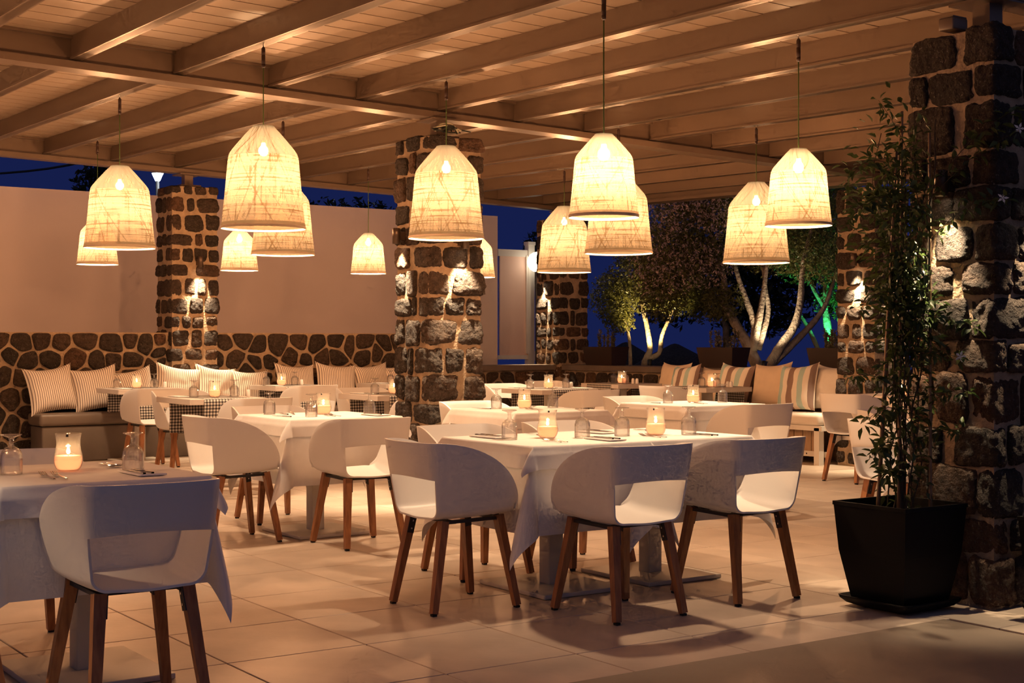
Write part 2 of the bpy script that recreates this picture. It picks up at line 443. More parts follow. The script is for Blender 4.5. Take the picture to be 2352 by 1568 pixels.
# ------------------------------------------------------------------ floor
FX0, FY0, TX, TY = 3.44, 4.565, 0.615, 0.638
fl = MB().box((14, 12, -0.08), (44, 44, 0.12)).build('floor', 'grout')
struct(fl, 'pale porcelain tiled terrace floor')
tile_me = bevelled('tile', (TX - 0.006, TY - 0.006, 0.02), 0.0025, 'tile', 1, False)
tile_cut = bevelled('tile_cut', (TX - 0.006, 0.381 - 0.006, 0.02), 0.0025, 'tile', 1, False)
cells = []
c_, s_ = cos(radians(34.4)), sin(radians(34.4))
for i in range(-10, 26):
    for j in range(-8, 24):
        x = FX0 + (i + 0.5) * TX; y = FY0 + (j + 0.5) * TY
        d = x * s_ + y * c_; X = x * c_ - y * s_
        if d < 3.5 or y > 15.6 or x > 15: continue
        if x < 5.2 and y < FY0 - TY: continue
        if x < 5.2 and y < FY0: cells.append((d, x, (4.184 + FY0) / 2, True, abs(X / d) < 0.42)); continue
        cells.append((d, x, y, False, abs(X / d) < 0.42))
cells.sort()
n_t = 0; rest = MB()
for d, x, y, cut, seen in cells:
    if seen and n_t < 296:
        link('tile', tile_cut if cut else tile_me, fl, (x, y, -0.01)); n_t += 1
    else:
        rest.box((x, y, -0.01), (TX - 0.006, (0.375 if cut else TY - 0.006), 0.02))
ro = rest.build('tiles_beyond', 'tile', fl); ro['kind'] = 'stuff'
slab = MB().box((0.23, 0.18, -0.01), (10, 8, 0.028)).build('trim_1', 'slab')
struct(slab, 'dark screed path in front of the tiles')

# ------------------------------------------------------------------ masonry
def unit_stone(seed, n=13, k=6.5):
    """roughly dressed block: boxy, skewed, with a broken uneven face; unit size"""
    rs = random.Random(seed)
    bm = bmesh.new(); bmesh.ops.create_cube(bm, size=2.0)
    bmesh.ops.subdivide_edges(bm, edges=list(bm.edges), cuts=n, use_grid_fill=True)
    off = Vector((seed * 13.7, seed * 5.1, seed * 9.3))
    tx, ty, tz = rs.uniform(-.10, .10), rs.uniform(-.10, .10), rs.uniform(-.12, .12)
    for v in bm.verts:
        p = v.co
        q = (abs(p.x) ** k + abs(p.y) ** k + abs(p.z) ** k) ** (1 / k)
        w = p / q
        g = noise.noise(w * 0.9 + off) * .10 + noise.noise(w * 2.3 + off) * .065 + noise.noise(w * 5.2 + off) * .045 + abs(noise.noise(w * 9.5 + off)) * .05
        w = w * (0.97 + g)
        w.x *= 1 + tx * w.z + tz * w.y; w.y *= 1 + ty * w.z; w.z *= 1 + tx * w.x * w.y + tz * .6 * (w.x + w.y) * .5
        v.co = w * 0.5
    me = bpy.data.meshes.new('stone'); bm.to_mesh(me); bm.free()
    me.materials.append(M['stone']); me.polygons.foreach_set('use_smooth', [True] * len(me.polygons))
    return me
STONES = [unit_stone(i + 1, 9, 4.6) for i in range(16)]
FINE = [unit_stone(i + 40, 15) for i in range(18)]

def column(name, x0, y0, x1, y1, top, label, seed, kit, ch=0.19, sides=(0, 1, 2, 3), g=0.023):
    """square stone pillar; sides 0:-y 1:+x 2:+y 3:-x"""
    r = random.Random(seed)
    core = MB().box(((x0 + x1) / 2, (y0 + y1) / 2, top / 2 - 0.01), (x1 - x0 - 0.014, y1 - y0 - 0.014, top - 0.02)).build(name, 'mortar')
    struct(core, label)
    W = (x1 - x0, y1 - y0, x1 - x0, y1 - y0)
    z = 0.01; j = 0
    while z < top - 0.08:
        h = ch * r.uniform(0.78, 1.2)
        if top - z - h < 0.11: h = top - z
        lens = []
        for k in range(4):
            a, b = r.uniform(0.15, 0.27), r.uniform(0.09, 0.16)
            if (j + k) % 2: a, b = b, a
            lens.append((a, b))
        # corner k sits between side k-1 (its end) and side k (its start)
        org = [(x0, y0), (x1, y0), (x1, y1), (x0, y1)]
        dirs = [(1, 0), (0, 1), (-1, 0), (0, -1)]
        nrm = [(0, -1), (1, 0), (0, 1), (-1, 0)]
        for k in range(4):
            if k not in sides and (k - 1) % 4 not in sides: continue
            a, b = lens[k]           # a along side k, b along side k-1 (backwards)
            dk, dp = dirs[k], dirs[(k - 1) % 4]
            out = r.uniform(0.004, 0.02)
            cx = org[k][0] + dk[0] * (a / 2 - out / 2) - dp[0] * (b / 2 - out / 2)
            cy_ = org[k][1] + dk[1] * (a / 2 - out / 2) - dp[1] * (b / 2 - out / 2)
            sx = abs(dk[0]) * (a + out) + abs(dp[0]) * (b + out)
            sy = abs(dk[1]) * (a + out) + abs(dp[1]) * (b + out)
            link('stone', r.choice(kit), core, (cx, cy_, z + h / 2 + r.uniform(-0.006, 0.006)), (r.uniform(-.03, .03), r.uniform(-.03, .03), r.uniform(-.03, .03)),
                 (sx * r.uniform(1.0, 1.05), sy * r.uniform(1.0, 1.05), (h - g) * r.uniform(0.97, 1.08)))
        for k in sides:
            s0 = lens[k][0] + g; s1 = W[k] - lens[(k + 1) % 4][1] - g
            L_ = s1 - s0
            if L_ < 0.05: continue
            cuts = [s0, s1] if L_ < 0.25 else [s0, s0 + L_ * r.uniform(0.4, 0.6), s1]
            for q in range(len(cuts) - 1):
                a0 = cuts[q] + (g / 2 if q else 0); a1 = cuts[q + 1] - (g / 2 if q < len(cuts) - 2 else 0)
                mid = (a0 + a1) / 2; dep = 0.13; out = r.uniform(0.006, 0.026)
                cx = org[k][0] + dirs[k][0] * mid - nrm[k][0] * (dep / 2 - out)
                cy_ = org[k][1] + dirs[k][1] * mid - nrm[k][1] * (dep / 2 - out)
                ln = (a1 - a0) * r.uniform(1.0, 1.1)
                sx = ln if dirs[k][0] else dep; sy = ln if dirs[k][1] else dep
                link('stone', r.choice(kit), core, (cx, cy_, z + h / 2 + r.uniform(-0.01, 0.01)), (0, 0, r.uniform(-.03, .03)),
                     (sx, sy, (h - g) * r.uniform(0.93, 1.1)))
        z += h; j += 1
    return core

COLS = {
    'C': column('column_1', 5.71, 9.50, 6.21, 10.00, 2.89, 'stone pillar in the middle, pendant lamp hanging before it', 11, FINE),
    'L': column('column_2', 5.816, 15.25, 6.366, 15.71, 3.03, 'stone pillar built into the wall behind the ticking cushions', 12, STONES),
    'D': column('column_3', 11.21, 15.25, 11.69, 15.78, 2.93, 'far stone pillar at the corner of the low wall beside the trough', 13, STONES, sides=(0, 3)),
    'E': column('column_4', 10.90, 9.55, 11.40, 10.05, 2.81, 'stone pillar at the end of the white bench', 14, STONES),
    'R': column('column_5', 5.605, 4.19, 6.105, 4.68, 2.76, 'near stone pillar with the jasmine climbing beside it', 15, FINE, ch=0.205, g=0.013),
}

def poly_clip(poly, px, py, nx, ny):
    """keep the side where (p - P).n <= 0"""
    out = []
    for i in range(len(poly)):
        a, b = poly[i], poly[(i + 1) % len(poly)]
        da = (a[0] - px) * nx + (a[1] - py) * ny; db = (b[0] - px) * nx + (b[1] - py) * ny
        if da <= 0: out.append(a)
        if (da < 0) != (db < 0):
            t = da / (da - db); out.append((a[0] + (b[0] - a[0]) * t, a[1] + (b[1] - a[1]) * t))
    return out

def rubble(parent, u0, u1, z0, z1, place, seed, cw=0.235, chh=0.20):
    """polygonal rubble facing in the (u, z) plane; place(u, z, out) -> point"""
    r = random.Random(seed)
    nu = max(1, round((u1 - u0) / cw)); nz = max(1, round((z1 - z0) / chh))
    pts = []
    for j in range(nz):
        for i in range(nu + 1):
            u = u0 + (i + (0.5 if j % 2 else 0.0) + r.uniform(-.32, .32)) * (u1 - u0) / nu
            w = z0 + (j + 0.5 + r.uniform(-.3, .3)) * (z1 - z0) / nz
            pts.append((min(max(u, u0 + .03), u1 - .03), w))
    for i, p in enumerate(pts):
        poly = [(u0, z0), (u1, z0), (u1, z1), (u0, z1)]
        for k, q in enumerate(pts):
            if k == i: continue
            dx, dz = q[0] - p[0], q[1] - p[1]; L_ = sqrt(dx * dx + dz * dz)
            if L_ > 0.8 or L_ < 1e-4: continue
            poly = poly_clip(poly, (p[0] + q[0]) / 2, (p[1] + q[1]) / 2, dx / L_, dz / L_)
            if len(poly) < 3: break
        if len(poly) < 3: continue
        cu = sum(a[0] for a in poly) / len(poly); cz = sum(a[1] for a in poly) / len(poly)
        # mortar gap, then two rounds of corner cutting
        def shrink(pl, g):
            o = []
            for a in pl:
                d = sqrt((a[0] - cu) ** 2 + (a[1] - cz) ** 2)
                f = max(0.25, 1 - g / max(d, 1e-4)); o.append((cu + (a[0] - cu) * f, cz + (a[1] - cz) * f))
            return o
        poly = shrink(poly, r.uniform(0.011, 0.026))
        area = abs(sum(poly[a][0] * poly[(a + 1) % len(poly)][1] - poly[(a + 1) % len(poly)][0] * poly[a][1] for a in range(len(poly)))) / 2
        if area < 0.004: continue
        for _ in range(2):
            o = []
            for a in range(len(poly)):
                A, B = poly[a], poly[(a + 1) % len(poly)]
                o += [(A[0] * .83 + B[0] * .17, A[1] * .83 + B[1] * .17), (A[0] * .17 + B[0] * .83, A[1] * .17 + B[1] * .83)]
            poly = o
        bump = r.uniform(0.022, 0.05)
        rings = [(1.0, -0.02), (1.0, bump * .45), (0.88, bump * .85), (0.55, bump)]
        vs = []; n = len(poly)
        for f, o in rings:
            for a in poly:
                jit = noise.noise(Vector((a[0] * 13, a[1] * 13, seed + o * 30))) * 0.022
                vs.append(Vector(place(cu + (a[0] - cu) * f, cz + (a[1] - cz) * f, o + (jit if o > 0 else 0))))
        vs.append(Vector(place(cu, cz, bump * 1.02)))
        org = Vector(place(cu, cz, 0)); vs = [v - org for v in vs]
        fs = []
        for k in range(len(rings) - 1):
            for a in range(n):
                b = (a + 1) % n
                fs.append((k * n + a, k * n + b, (k + 1) * n + b, (k + 1) * n + a))
        k = len(rings) - 1
        for a in range(n): fs.append((k * n + a, k * n + (a + 1) % n, len(vs) - 1))
        mb = MB(); mb.add(vs, fs)
        o = mb.build('stone', 'stone', parent, True); o.location = org

# wall behind the grey bench: rubble wainscot, then the low wall on to the far pillar
wb = MB().box((5.35, 15.55, 0.68), (8.7, 0.38, 1.36)).build('wall_back', 'mortar'); struct(wb, 'rubble stone wall behind the grey bench')
rubble(wb, 1.2, 5.80, 0.02, 1.36, lambda u, z, o: (u, 15.36 - o, z), 3)
rubble(wb, 6.38, 9.65, 0.55, 1.36, lambda u, z, o: (u, 15.36 - o, z), 4)
wl_ = MB().box((10.46, 15.56, 0.44), (1.5, 0.36, 0.88)).build('wall_low', 'mortar'); struct(wl_, 'dark low stone wall left of the far pillar')
rubble(wl_, 9.72, 11.2, 0.3, 0.87, lambda u, z, o: (u, 15.38 - o, z), 5)
MB().box((10.46, 15.54, 0.915), (1.5, 0.44, 0.07)).build('capping', 'cap', wl_)
wr_ = MB().box((11.50, 12.65, 0.44), (0.42, 5.18, 0.88)).build('wall_right', 'mortar'); struct(wr_, 'low stone wall behind the white bench')
rubble(wr_, 12.6, 15.22, 0.45, 0.87, lambda u, z, o: (11.29 - o, u, z), 6)
MB().box((11.49, 12.65, 0.915), (0.50, 5.18, 0.07)).build('capping', 'cap', wr_)
# white plastered wall of the neighbouring building
wp = MB().box((3.56, 16.75, 1.515), (15.12, 0.30, 3.03)).build('wall_far', 'plaster'); struct(wp, 'tall white plastered wall beyond the terrace')

# ------------------------------------------------------------------ pergola roof
def P(x, y): return 3.035 - 0.027 * (x - 6.2) + 0.023 * (y - 9.7)
roof = link('ceiling', None); roof.empty_display_size = 0.1; struct(roof, 'pergola ceiling of painted boards on steel rafters')
RX0, RX1, RY0, RY1 = -3.2, 11.52, 4.15, 15.75
nb = 148
bw = (RY1 - RY0) / nb
for i in range(nb):
    y = RY0 + (i + 0.5) * bw
    dz = 0.0015 * ((i * 7) % 3 - 1)
    mb = MB().box(((RX0 + RX1) / 2, y, 0.241 + dz), (RX1 - RX0, bw - 0.0028, 0.03), P)
    # a V joint along each board edge
    mb.build('board', 'board', roof)
MB().box(((RX0 + RX1) / 2, (RY0 + RY1) / 2, 0.275), (RX1 - RX0 + .1, RY1 - RY0 + .1, 0.03), P).build('roof_sheet', 'beam', roof)
RAFT = [5.95 + 0.735 * k for k in range(-12, 8)]
for x in RAFT:
    for ya, yb in ((4.45, 9.69), (9.81, 15.42)):
        mb = MB()
        mb.box((x, (ya + yb) / 2, 0.146), (0.062, yb - ya, 0.16), P)
        mb.box((x, (ya + yb) / 2, 0.073), (0.082, yb - ya, 0.014), P)
        mb.build('rafter', 'beam', roof)
for nm, y in (('main_beam', 9.75), ('main_beam', 15.48), ('main_beam', 4.38)):
    mb = MB()
    mb.box(((RX0 + RX1) / 2, y, 0.13), (RX1 - RX0, 0.10, 0.19), P)
    mb.box(((RX0 + RX1) / 2, y, 0.028), (RX1 - RX0, 0.19, 0.05), P)
    mb.box(((RX0 + RX1) / 2, y, 0.215), (RX1 - RX0, 0.19, 0.02), P)
    mb.build(nm, 'beam', roof)
mb = MB(); mb.box((11.42, 9.95, 0.115), (0.12, 11.3, 0.22), P); mb.box((11.42, 9.95, 0.02), (0.19, 11.3, 0.04), P); mb.build('edge_beam', 'beam', roof)
for (x, y, t) in ((5.96, 9.75, 2.88), (6.09, 15.48, 3.02), (11.45, 15.5, 2.92), (11.15, 9.78, 2.80), (5.86, 4.42, 2.75)):
    h = P(x, y) - t + 0.03
    mb = MB().box((x, y, t + h / 2), (0.10, 0.10, h)); mb.box((x, y, t + 0.012), (0.24, 0.24, 0.025)); mb.box((x, y, P(x, y) - 0.006), (0.26, 0.26, 0.014))
    mb.build('bearing_post', 'beam', roof)

# ------------------------------------------------------------------ benches
gb = thing('masonry_bench', 'long taupe screed bench along the rubble wall', 'bench', (0, 0, 0))
me = bevelled('base', (6.0, 0.42, 0.375), 0.02, 'bench', 3)
link('base', me, gb, (7.25, 15.01, 0.1875))
for i, (xa, xb) in enumerate(((4.22, 5.6), (5.62, 7.0), (7.02, 8.4), (8.42, 9.8))):
    me = bevelled('seat_cushion', (xb - xa, 0.45, 0.13), 0.035, 'cushion', 4)
    link('seat_cushion', me, gb, ((xa + xb) / 2, 15.0, 0.445))
wbn = thing('slatted_bench', 'white framed bench with wooden slats by the stone pillar', 'bench', (0, 0, 0))
def bench_post(y): return MB().box((10.715, y, 0.19), (0.07, 0.07, 0.38))
for y in (10.12, 11.9, 13.75): bench_post(y).build('leg', 'white_paint', wbn)
MB().box((10.95, 11.92, 0.375), (0.54, 3.74, 0.05)).build('seat_frame', 'white_paint', wbn)
k = 0; y = 10.17
while y < 13.7:
    o = MB().box((10.79, y + 0.055, 0.235), (0.018, 0.112, 0.23)).build('slat', 'slatwood', wbn); y += 0.122
MB().box((10.785, 11.92, 0.105), (0.03, 3.7, 0.055)).build('lower_rail', 'white_paint', wbn)
for y in [10.22 + .122 * i for i in range(10)]:
    b = MB(); b.lathe([(0.0, 0.003), (0.008, 0.002), (0.009, 0)], 8); o = b.build('bolt', 'black', wbn); o.location = (10.769, y, 0.105); o.rotation_euler = (0, -pi / 2, 0)
for ya, yb in ((10.08, 11.95), (11.97, 13.8)):
    me = bevelled('seat_cushion', (0.56, yb - ya, 0.12), 0.035, 'cushion_white', 4); link('seat_cushion', me, wbn, (10.94, (ya + yb) / 2, 0.46))

# ------------------------------------------------------------------ chairs
def bake(o, mods):
    """evaluate the modifiers into plain mesh data"""
    dg = bpy.context.evaluated_depsgraph_get()
    me = bpy.data.meshes.new_from_object(o.evaluated_get(dg))
    o.modifiers.clear(); old = o.data; o.data = me; bpy.data.meshes.remove(old)
    return me

def chair_shell():
    NT, NS, NB = 20, 16, 10
    zb, ztop = 0.445, 0.795
    def back_y(z): return -0.205 - 0.13 * max(0, z - 0.46)
    rows = []
    for i in range(NT + 1):
        t = sin(pi / 2 * i / NT)
        zs = 0.440 + 0.022 * t - 0.008 * sin(pi * t)
        hs = max(0.012, (ztop - zs) * (max(0.0, 1 - t ** 2.1)) ** 0.52)
        wb = 0.165 + 0.035 * t
        wr = 0.212 + 0.062 * sin(pi * 0.62 * t) * 1.0
        e = hs / (ztop - zs)
        R_ = min(0.058, hs * 0.5); th1 = radians(77)
        xr = wb + 0.012 + (wr - wb) * e ** 0.6                    # half width at the rim
        f0 = min(wb - 0.026, xr - R_ * sin(th1))                   # end of the flat seat
        ax_, az_ = f0 + R_ * sin(th1), zs + R_ * (1 - cos(th1))
        side = []; NA = 7
        for k in range(1, NS + 1):
            if k <= NA:
                an = th1 * k / NA; x = f0 + R_ * sin(an); z = zs + R_ * (1 - cos(an))
            else:
                q = (k - NA) / (NS - NA); x = ax_ + (xr - ax_) * (1 - (1 - q) ** 1.5); z = az_ + (zs + hs - az_) * q
            yb = back_y(z); yf = 0.235 - 0.02 * (1 - e)
            side.append((x, yb + (yf - yb) * t, z))
        bot = []
        for k in range(NB + 1):
            q = k / NB
            x = f0 * q; z = zs - 0.006 * (1 - q ** 2) ** 2 * (1 - 0.5 * t)
            y = back_y(zb) + (0.235 - back_y(zb)) * t + (0.012 * (1 - q * q) if i == NT else 0)
            if i == NT: z -= 0.008
            bot.append((x, y, z))
        right = bot + side
        left = [(-p[0], p[1], p[2]) for p in right[::-1]][:-1]
        rows.append(left + right)
    mb = MB(); n = len(rows[0])
    mb.grid(rows)
    # back band between the two rear corners, above the opening
    r0 = rows[0]; k0 = min(range(NS), key=lambda k: abs(r0[n - NS + k][2] - 0.612))
    lid = [NS - 1 - k for k in range(k0, NS)]            # indices on the left, bottom to top
    rid = [n - NS + k for k in range(k0, NS)]
    NX = 16; ids = []
    for a, b in zip(lid, rid):
        row = [a]
        A, B = Vector(r0[a]), Vector(r0[b])
        for j in range(1, NX):
            u = -1 + 2 * j / NX
            p = A.lerp(B, j / NX); p.y -= 0.040 * (1 - abs(u) ** 2.6)
            if a == lid[0]: p.z += 0.012 * (1 - u * u)
            mb.v.append(tuple(p)); row.append(len(mb.v) - 1)
        row.append(b); ids.append(row)
    for i in range(len(ids) - 1):
        for j in range(NX):
            mb.f.append([ids[i][j], ids[i + 1][j], ids[i + 1][j + 1], ids[i][j + 1]]); mb.uv.append(None)
    o = mb.build('shell', 'shell', None, True)
    md = o.modifiers.new('s', 'SOLIDIFY'); md.thickness = 0.009; md.offset = 0
    md = o.modifiers.new('b', 'BEVEL'); md.width = 0.003; md.segments = 2; md.limit_method = 'ANGLE'; md.angle_limit = radians(60)
    bpy.context.view_layer.update()
    bake(o, None)
    o.data.polygons.foreach_set('use_smooth', [True] * len(o.data.polygons))
    return o

proto_chair = link('dining_chair', None)
sh = chair_shell(); sh.parent = proto_chair; sh.name = 'shell'
fr = MB()
for sx in (-1, 1): fr.bar((sx * 0.140, -0.150, 0.4175), (sx * 0.150, 0.165, 0.425), 0.03, 0.03, 0.014, 0.014, (0, 0, 1))
for sy in (-0.09, 0.16): fr.bar((-0.15, sy, 0.419 + sy * .02), (0.15, sy, 0.419 + sy * .02), 0.03, 0.03, 0.014, 0.014, (0, 0, 1))
fr.build('under_frame', 'black', proto_chair)
for sx in (-1, 1):
    for sy in (-1, 1):
        top = Vector((sx * 0.152, sy * 0.150 + 0.005, 0.432 + sy * .006)); bot = Vector((sx * (0.212 if sy > 0 else 0.195), sy * 0.222, 0.012))
        lg = MB().bar(top, bot, 0.044, 0.032, 0.038, 0.030, (0, 1, 0)).build('leg', 'leg', proto_chair)
        a = top.lerp(bot, 0.0); b = top.lerp(bot, 0.20)
        inn = Vector((-sx * 0.023, 0, 0.0))
        br = MB().bar(a + inn, b + inn, 0.006, 0.006, 0.034, 0.034, (0, 1, 0)); br.build('bracket', 'black', lg)
        bl = MB()
        for f in (0.06, 0.15):
            p = top.lerp(bot, f) + Vector((-sx * 0.0265, 0, 0)); bl.bar(p, p + Vector((-sx * .002, 0, 0)), .008, .008, .008, .008)
        bl.build('bolt', 'steel', lg)
        ft = MB().bar(bot + Vector((0, 0, -0.001)), (bot.x, bot.y, 0.0005), 0.024, 0.022); ft.build('foot', 'rubber', lg)

CH = [  # x, y, heading (0 = facing +y, -90 = facing +x, 180 = facing -y), label
 (1.668, 4.77, 0, 'white tub chair nearest the camera, back turned, before the lowest white table'),
 (1.62, 5.98, 180, 'white tub chair on the far side of the white table nearest the camera'),
 (1.12, 5.38, -90, 'white tub chair at the frame edge, leg showing under the hanging cloth corner'),
 (3.592, 5.74, -90, 'white tub chair at the short end of the joined white tables, opening on its left'),
 (4.13, 5.145, 0, 'white tub chair in front of the joined tables beside the hanging cloth corner'),
 (4.885, 5.165, 0, 'white tub chair in front of the joined tables on the planter side'),
 (4.19, 6.47, 180, 'white tub chair behind the joined tables, left of the two'),
 (4.88, 6.45, 180, 'white tub chair behind the joined tables, between their candles'),
 (4.19, 7.80, 0, 'white tub chair, back turned, at the square white table left of the middle pillar'),
 (3.60, 8.38, -90, 'white tub chair at the left side of the square table left of the middle pillar'),
 (4.27, 9.20, 180, 'white tub chair behind the square table left of the middle pillar'),
 (5.93, 9.08, 180, 'white tub chair tucked against the foot of the middle pillar'),
 (7.55, 7.855, 0, 'white tub chair, back turned, at the white table before the slatted bench'),
 (7.60, 9.16, 180, 'white tub chair behind the white table before the slatted bench'),
 (9.77, 8.76, -90, 'white tub chair on splayed legs in front of the far right pillar'),
 (6.75, 5.68, -90, 'white tub chair standing right behind the climbing jasmine, back to the camera'),
 (7.62, 6.38, 180, 'white tub chair behind the jasmine, only its rim over another chair'),
 (5.05, 13.80, 0, 'white tub chair facing the gingham table at the start of the taupe bench'),
 (4.95, 12.66, 180, 'white tub chair half hidden behind the free standing gingham table'),
 (4.93, 11.02, 0, 'white tub chair with its back to the square white table, at the free gingham table'),
 (6.80, 13.82, 0, 'white tub chair at the second gingham table along the taupe bench'),
 (6.75, 12.40, 180, 'white tub chair behind the gingham table left of the middle pillar'),
 (6.45, 10.80, 0, 'white tub chair mostly hidden behind the left edge of the middle pillar'),
 (8.42, 11.02, 0, 'white tub chair, back turned, at the gingham table right of the middle pillar'),
 (8.74, 12.78, 180, 'white tub chair against the dark low wall right of the middle pillar'),
 (9.72, 13.35, 180, 'white tub chair below the far pillar next to its stone base'),
 (9.84, 11.40, -90, 'white tub chair facing the candle table at the striped cushions'),
]
for i, (x, y, a, lb) in enumerate(CH):
    o = proto_chair if i == 0 else copy_tree(proto_chair)
    o.location = (x, y, 0); o.rotation_euler = (0, 0, radians(a + rnd.uniform(-1.5, 1.5)))
    tag(o, lb, 'chair', 'white tub chairs with wooden legs')

# ------------------------------------------------------------------ tables
CLOTH_Z = 0.765
def drape(a, b, ov, z, seed, wave=0.012, fold=0.42):
    """square cloth over a table of half sizes a, b; corners fall into hanging points"""
    r = random.Random(seed); ph = [r.uniform(0, 6.28) for _ in range(6)]
    nin, nov = 8, 14
    def axis(h):
        e = [-(h + ov) + ov * k / nov for k in range(nov)]
        return e + [-h + 2 * h * k / nin for k in range(nin)] + [h + ov * k / nov for k in range(nov + 1)]
    ax, ay = axis(a), axis(b); Pn = []
    tw = [r.choice((-1, 1)) * r.uniform(0.25, 0.5) for _ in range(4)]
    tw[3] = -0.28
    for X in ax:
        row = []
        for Y in ay:
            du, dv = max(abs(X) - a, 0), max(abs(Y) - b, 0)
            sx = 1 if X >= 0 else -1; sy = 1 if Y >= 0 else -1
            e = 0.007
            if du == 0 and dv == 0:
                edge = min(a - abs(X), b - abs(Y))
                row.append((X, Y, z + 0.0015 * noise.noise(Vector((X * 6, Y * 6, seed))))); continue
            if dv == 0:
                f = du / ov; out = 0.012 + wave * f * (1.2 + sin(Y * 9 + ph[0] + sx) + .5 * sin(Y * 21 + ph[1])) + 0.006 * f
                row.append((sx * (a + min(du, 0.012) * 0.5 + out * min(1, du / .05)), Y, z - max(0, du - 0.008)))
            elif du == 0:
                f = dv / ov; out = 0.012 + wave * f * (1.2 + sin(X * 9 + ph[2] + sy) + .5 * sin(X * 21 + ph[3])) + 0.006 * f
                row.append((X, sy * (b + min(dv, 0.012) * 0.5 + out * min(1, dv / .05)), z - max(0, dv - 0.008)))
            else:
                rr = sqrt(du * du + dv * dv); phi = atan2(dv, du); f = min(1.0, rr / ov)
                s2 = sin(2 * phi)
                k = (0 if sx > 0 else 1) + (0 if sy > 0 else 2)
                out = 0.012 * min(1, rr / .05) + 0.02 * f + rr * fold * s2 ** 1.3
                ang = phi + tw[k] * s2 * 1.6
                drop = sqrt(max(0, rr * rr - (rr * fold * s2 ** 1.3) ** 2)) * (1 - 0.02 * s2)
                w = wave * f * sin(phi * 6 + ph[4])
                row.append((sx * (a + (out + w) * cos(ang)), sy * (b + (out + w) * sin(ang)), z - max(0, drop - 0.006)))
        Pn.append(row)
    mb = MB(); mb.grid(Pn, None, True)
    return mb

def square_table(x, y, w, d, z, label, topmat='greytop', px=None, py=None, thick=0.045, group='pedestal tables'):
    t = thing('pedestal_table', label, 'table', (x, y, 0), 0, group)
    link('table_top', bevelled('table_top', (w, d, thick), 0.003, topmat, 1, False), t, (0, 0, z - thick / 2))
    ox = (px - x) if px else 0; oy = (py - y) if py else 0
    link('post', bevelled('post', (0.09, 0.09, z - thick - 0.02), 0.006, 'ped', 2), t, (ox, oy, (z - thick - 0.02) / 2 + 0.02))
    link('base_plate', bevelled('base_plate', (0.50, 0.58, 0.022), 0.004, 'ped', 2), t, (ox, oy, 0.0125))
    return t

WT = [  # x, y, w, d, post x, post y, where
 (1.66, 5.36, 0.70, 0.78, 1.70, 5.36, 'nearest the camera', 'nearest white table'),
 (4.205, 5.85, 0.66, 0.77, 4.27, 5.88, 'first of the joined pair, corner hanging in front', 'joined table with the hanging corner'),
 (4.90, 5.85, 0.66, 0.77, 4.93, 5.88, 'second of the joined pair, towards the jasmine planter', 'joined table towards the planter'),
 (4.30, 8.57, 0.76, 0.76, 4.21, 8.45, 'square one left of the middle pillar', 'square table left of the middle pillar'),
 (5.94, 8.46, 0.76, 0.78, None, None, 'right in front of the middle pillar', 'table right of the middle pillar foot'),
 (7.60, 8.54, 0.76, 0.76, None, None, 'the one before the slatted bench', 'table before the slatted bench'),
 (10.42, 8.76, 0.76, 0.78, None, None, 'at the foot of the far right pillar', 'table at the far right pillar'),
 (7.60, 5.70, 0.76, 0.78, None, None, 'hidden behind the jasmine', 'table behind the jasmine'),
]
for i, (x, y, w, d, px, py, wh, sh_) in enumerate(WT):
    square_table(x, y, w, d, 0.748, 'white pedestal table under a cloth, ' + wh, 'ped', px, py, 0.03, 'cloth covered pedestal tables')
    c1 = drape(w / 2 + 0.006, d / 2 + 0.006, 0.39 if i == 0 else 0.42, 0.756, 100 + i, 0.007, 0.20 if i == 0 else 0.27).build('tablecloth', 'linen', None, True)
    c1.location = (x, y, 0); tag(c1, 'long white linen cloth hanging low, ' + sh_, 'tablecloth', 'long white tablecloths')
    c2 = drape(w / 2 + 0.022, d / 2 + 0.022, 0.115, CLOTH_Z, 200 + i, 0.006, 0.40).build('table_topper', 'linen', None, True)
    c2.location = (x, y, 0); tag(c2, 'short white top cloth over the long one, ' + sh_, 'tablecloth', 'short white top cloths')

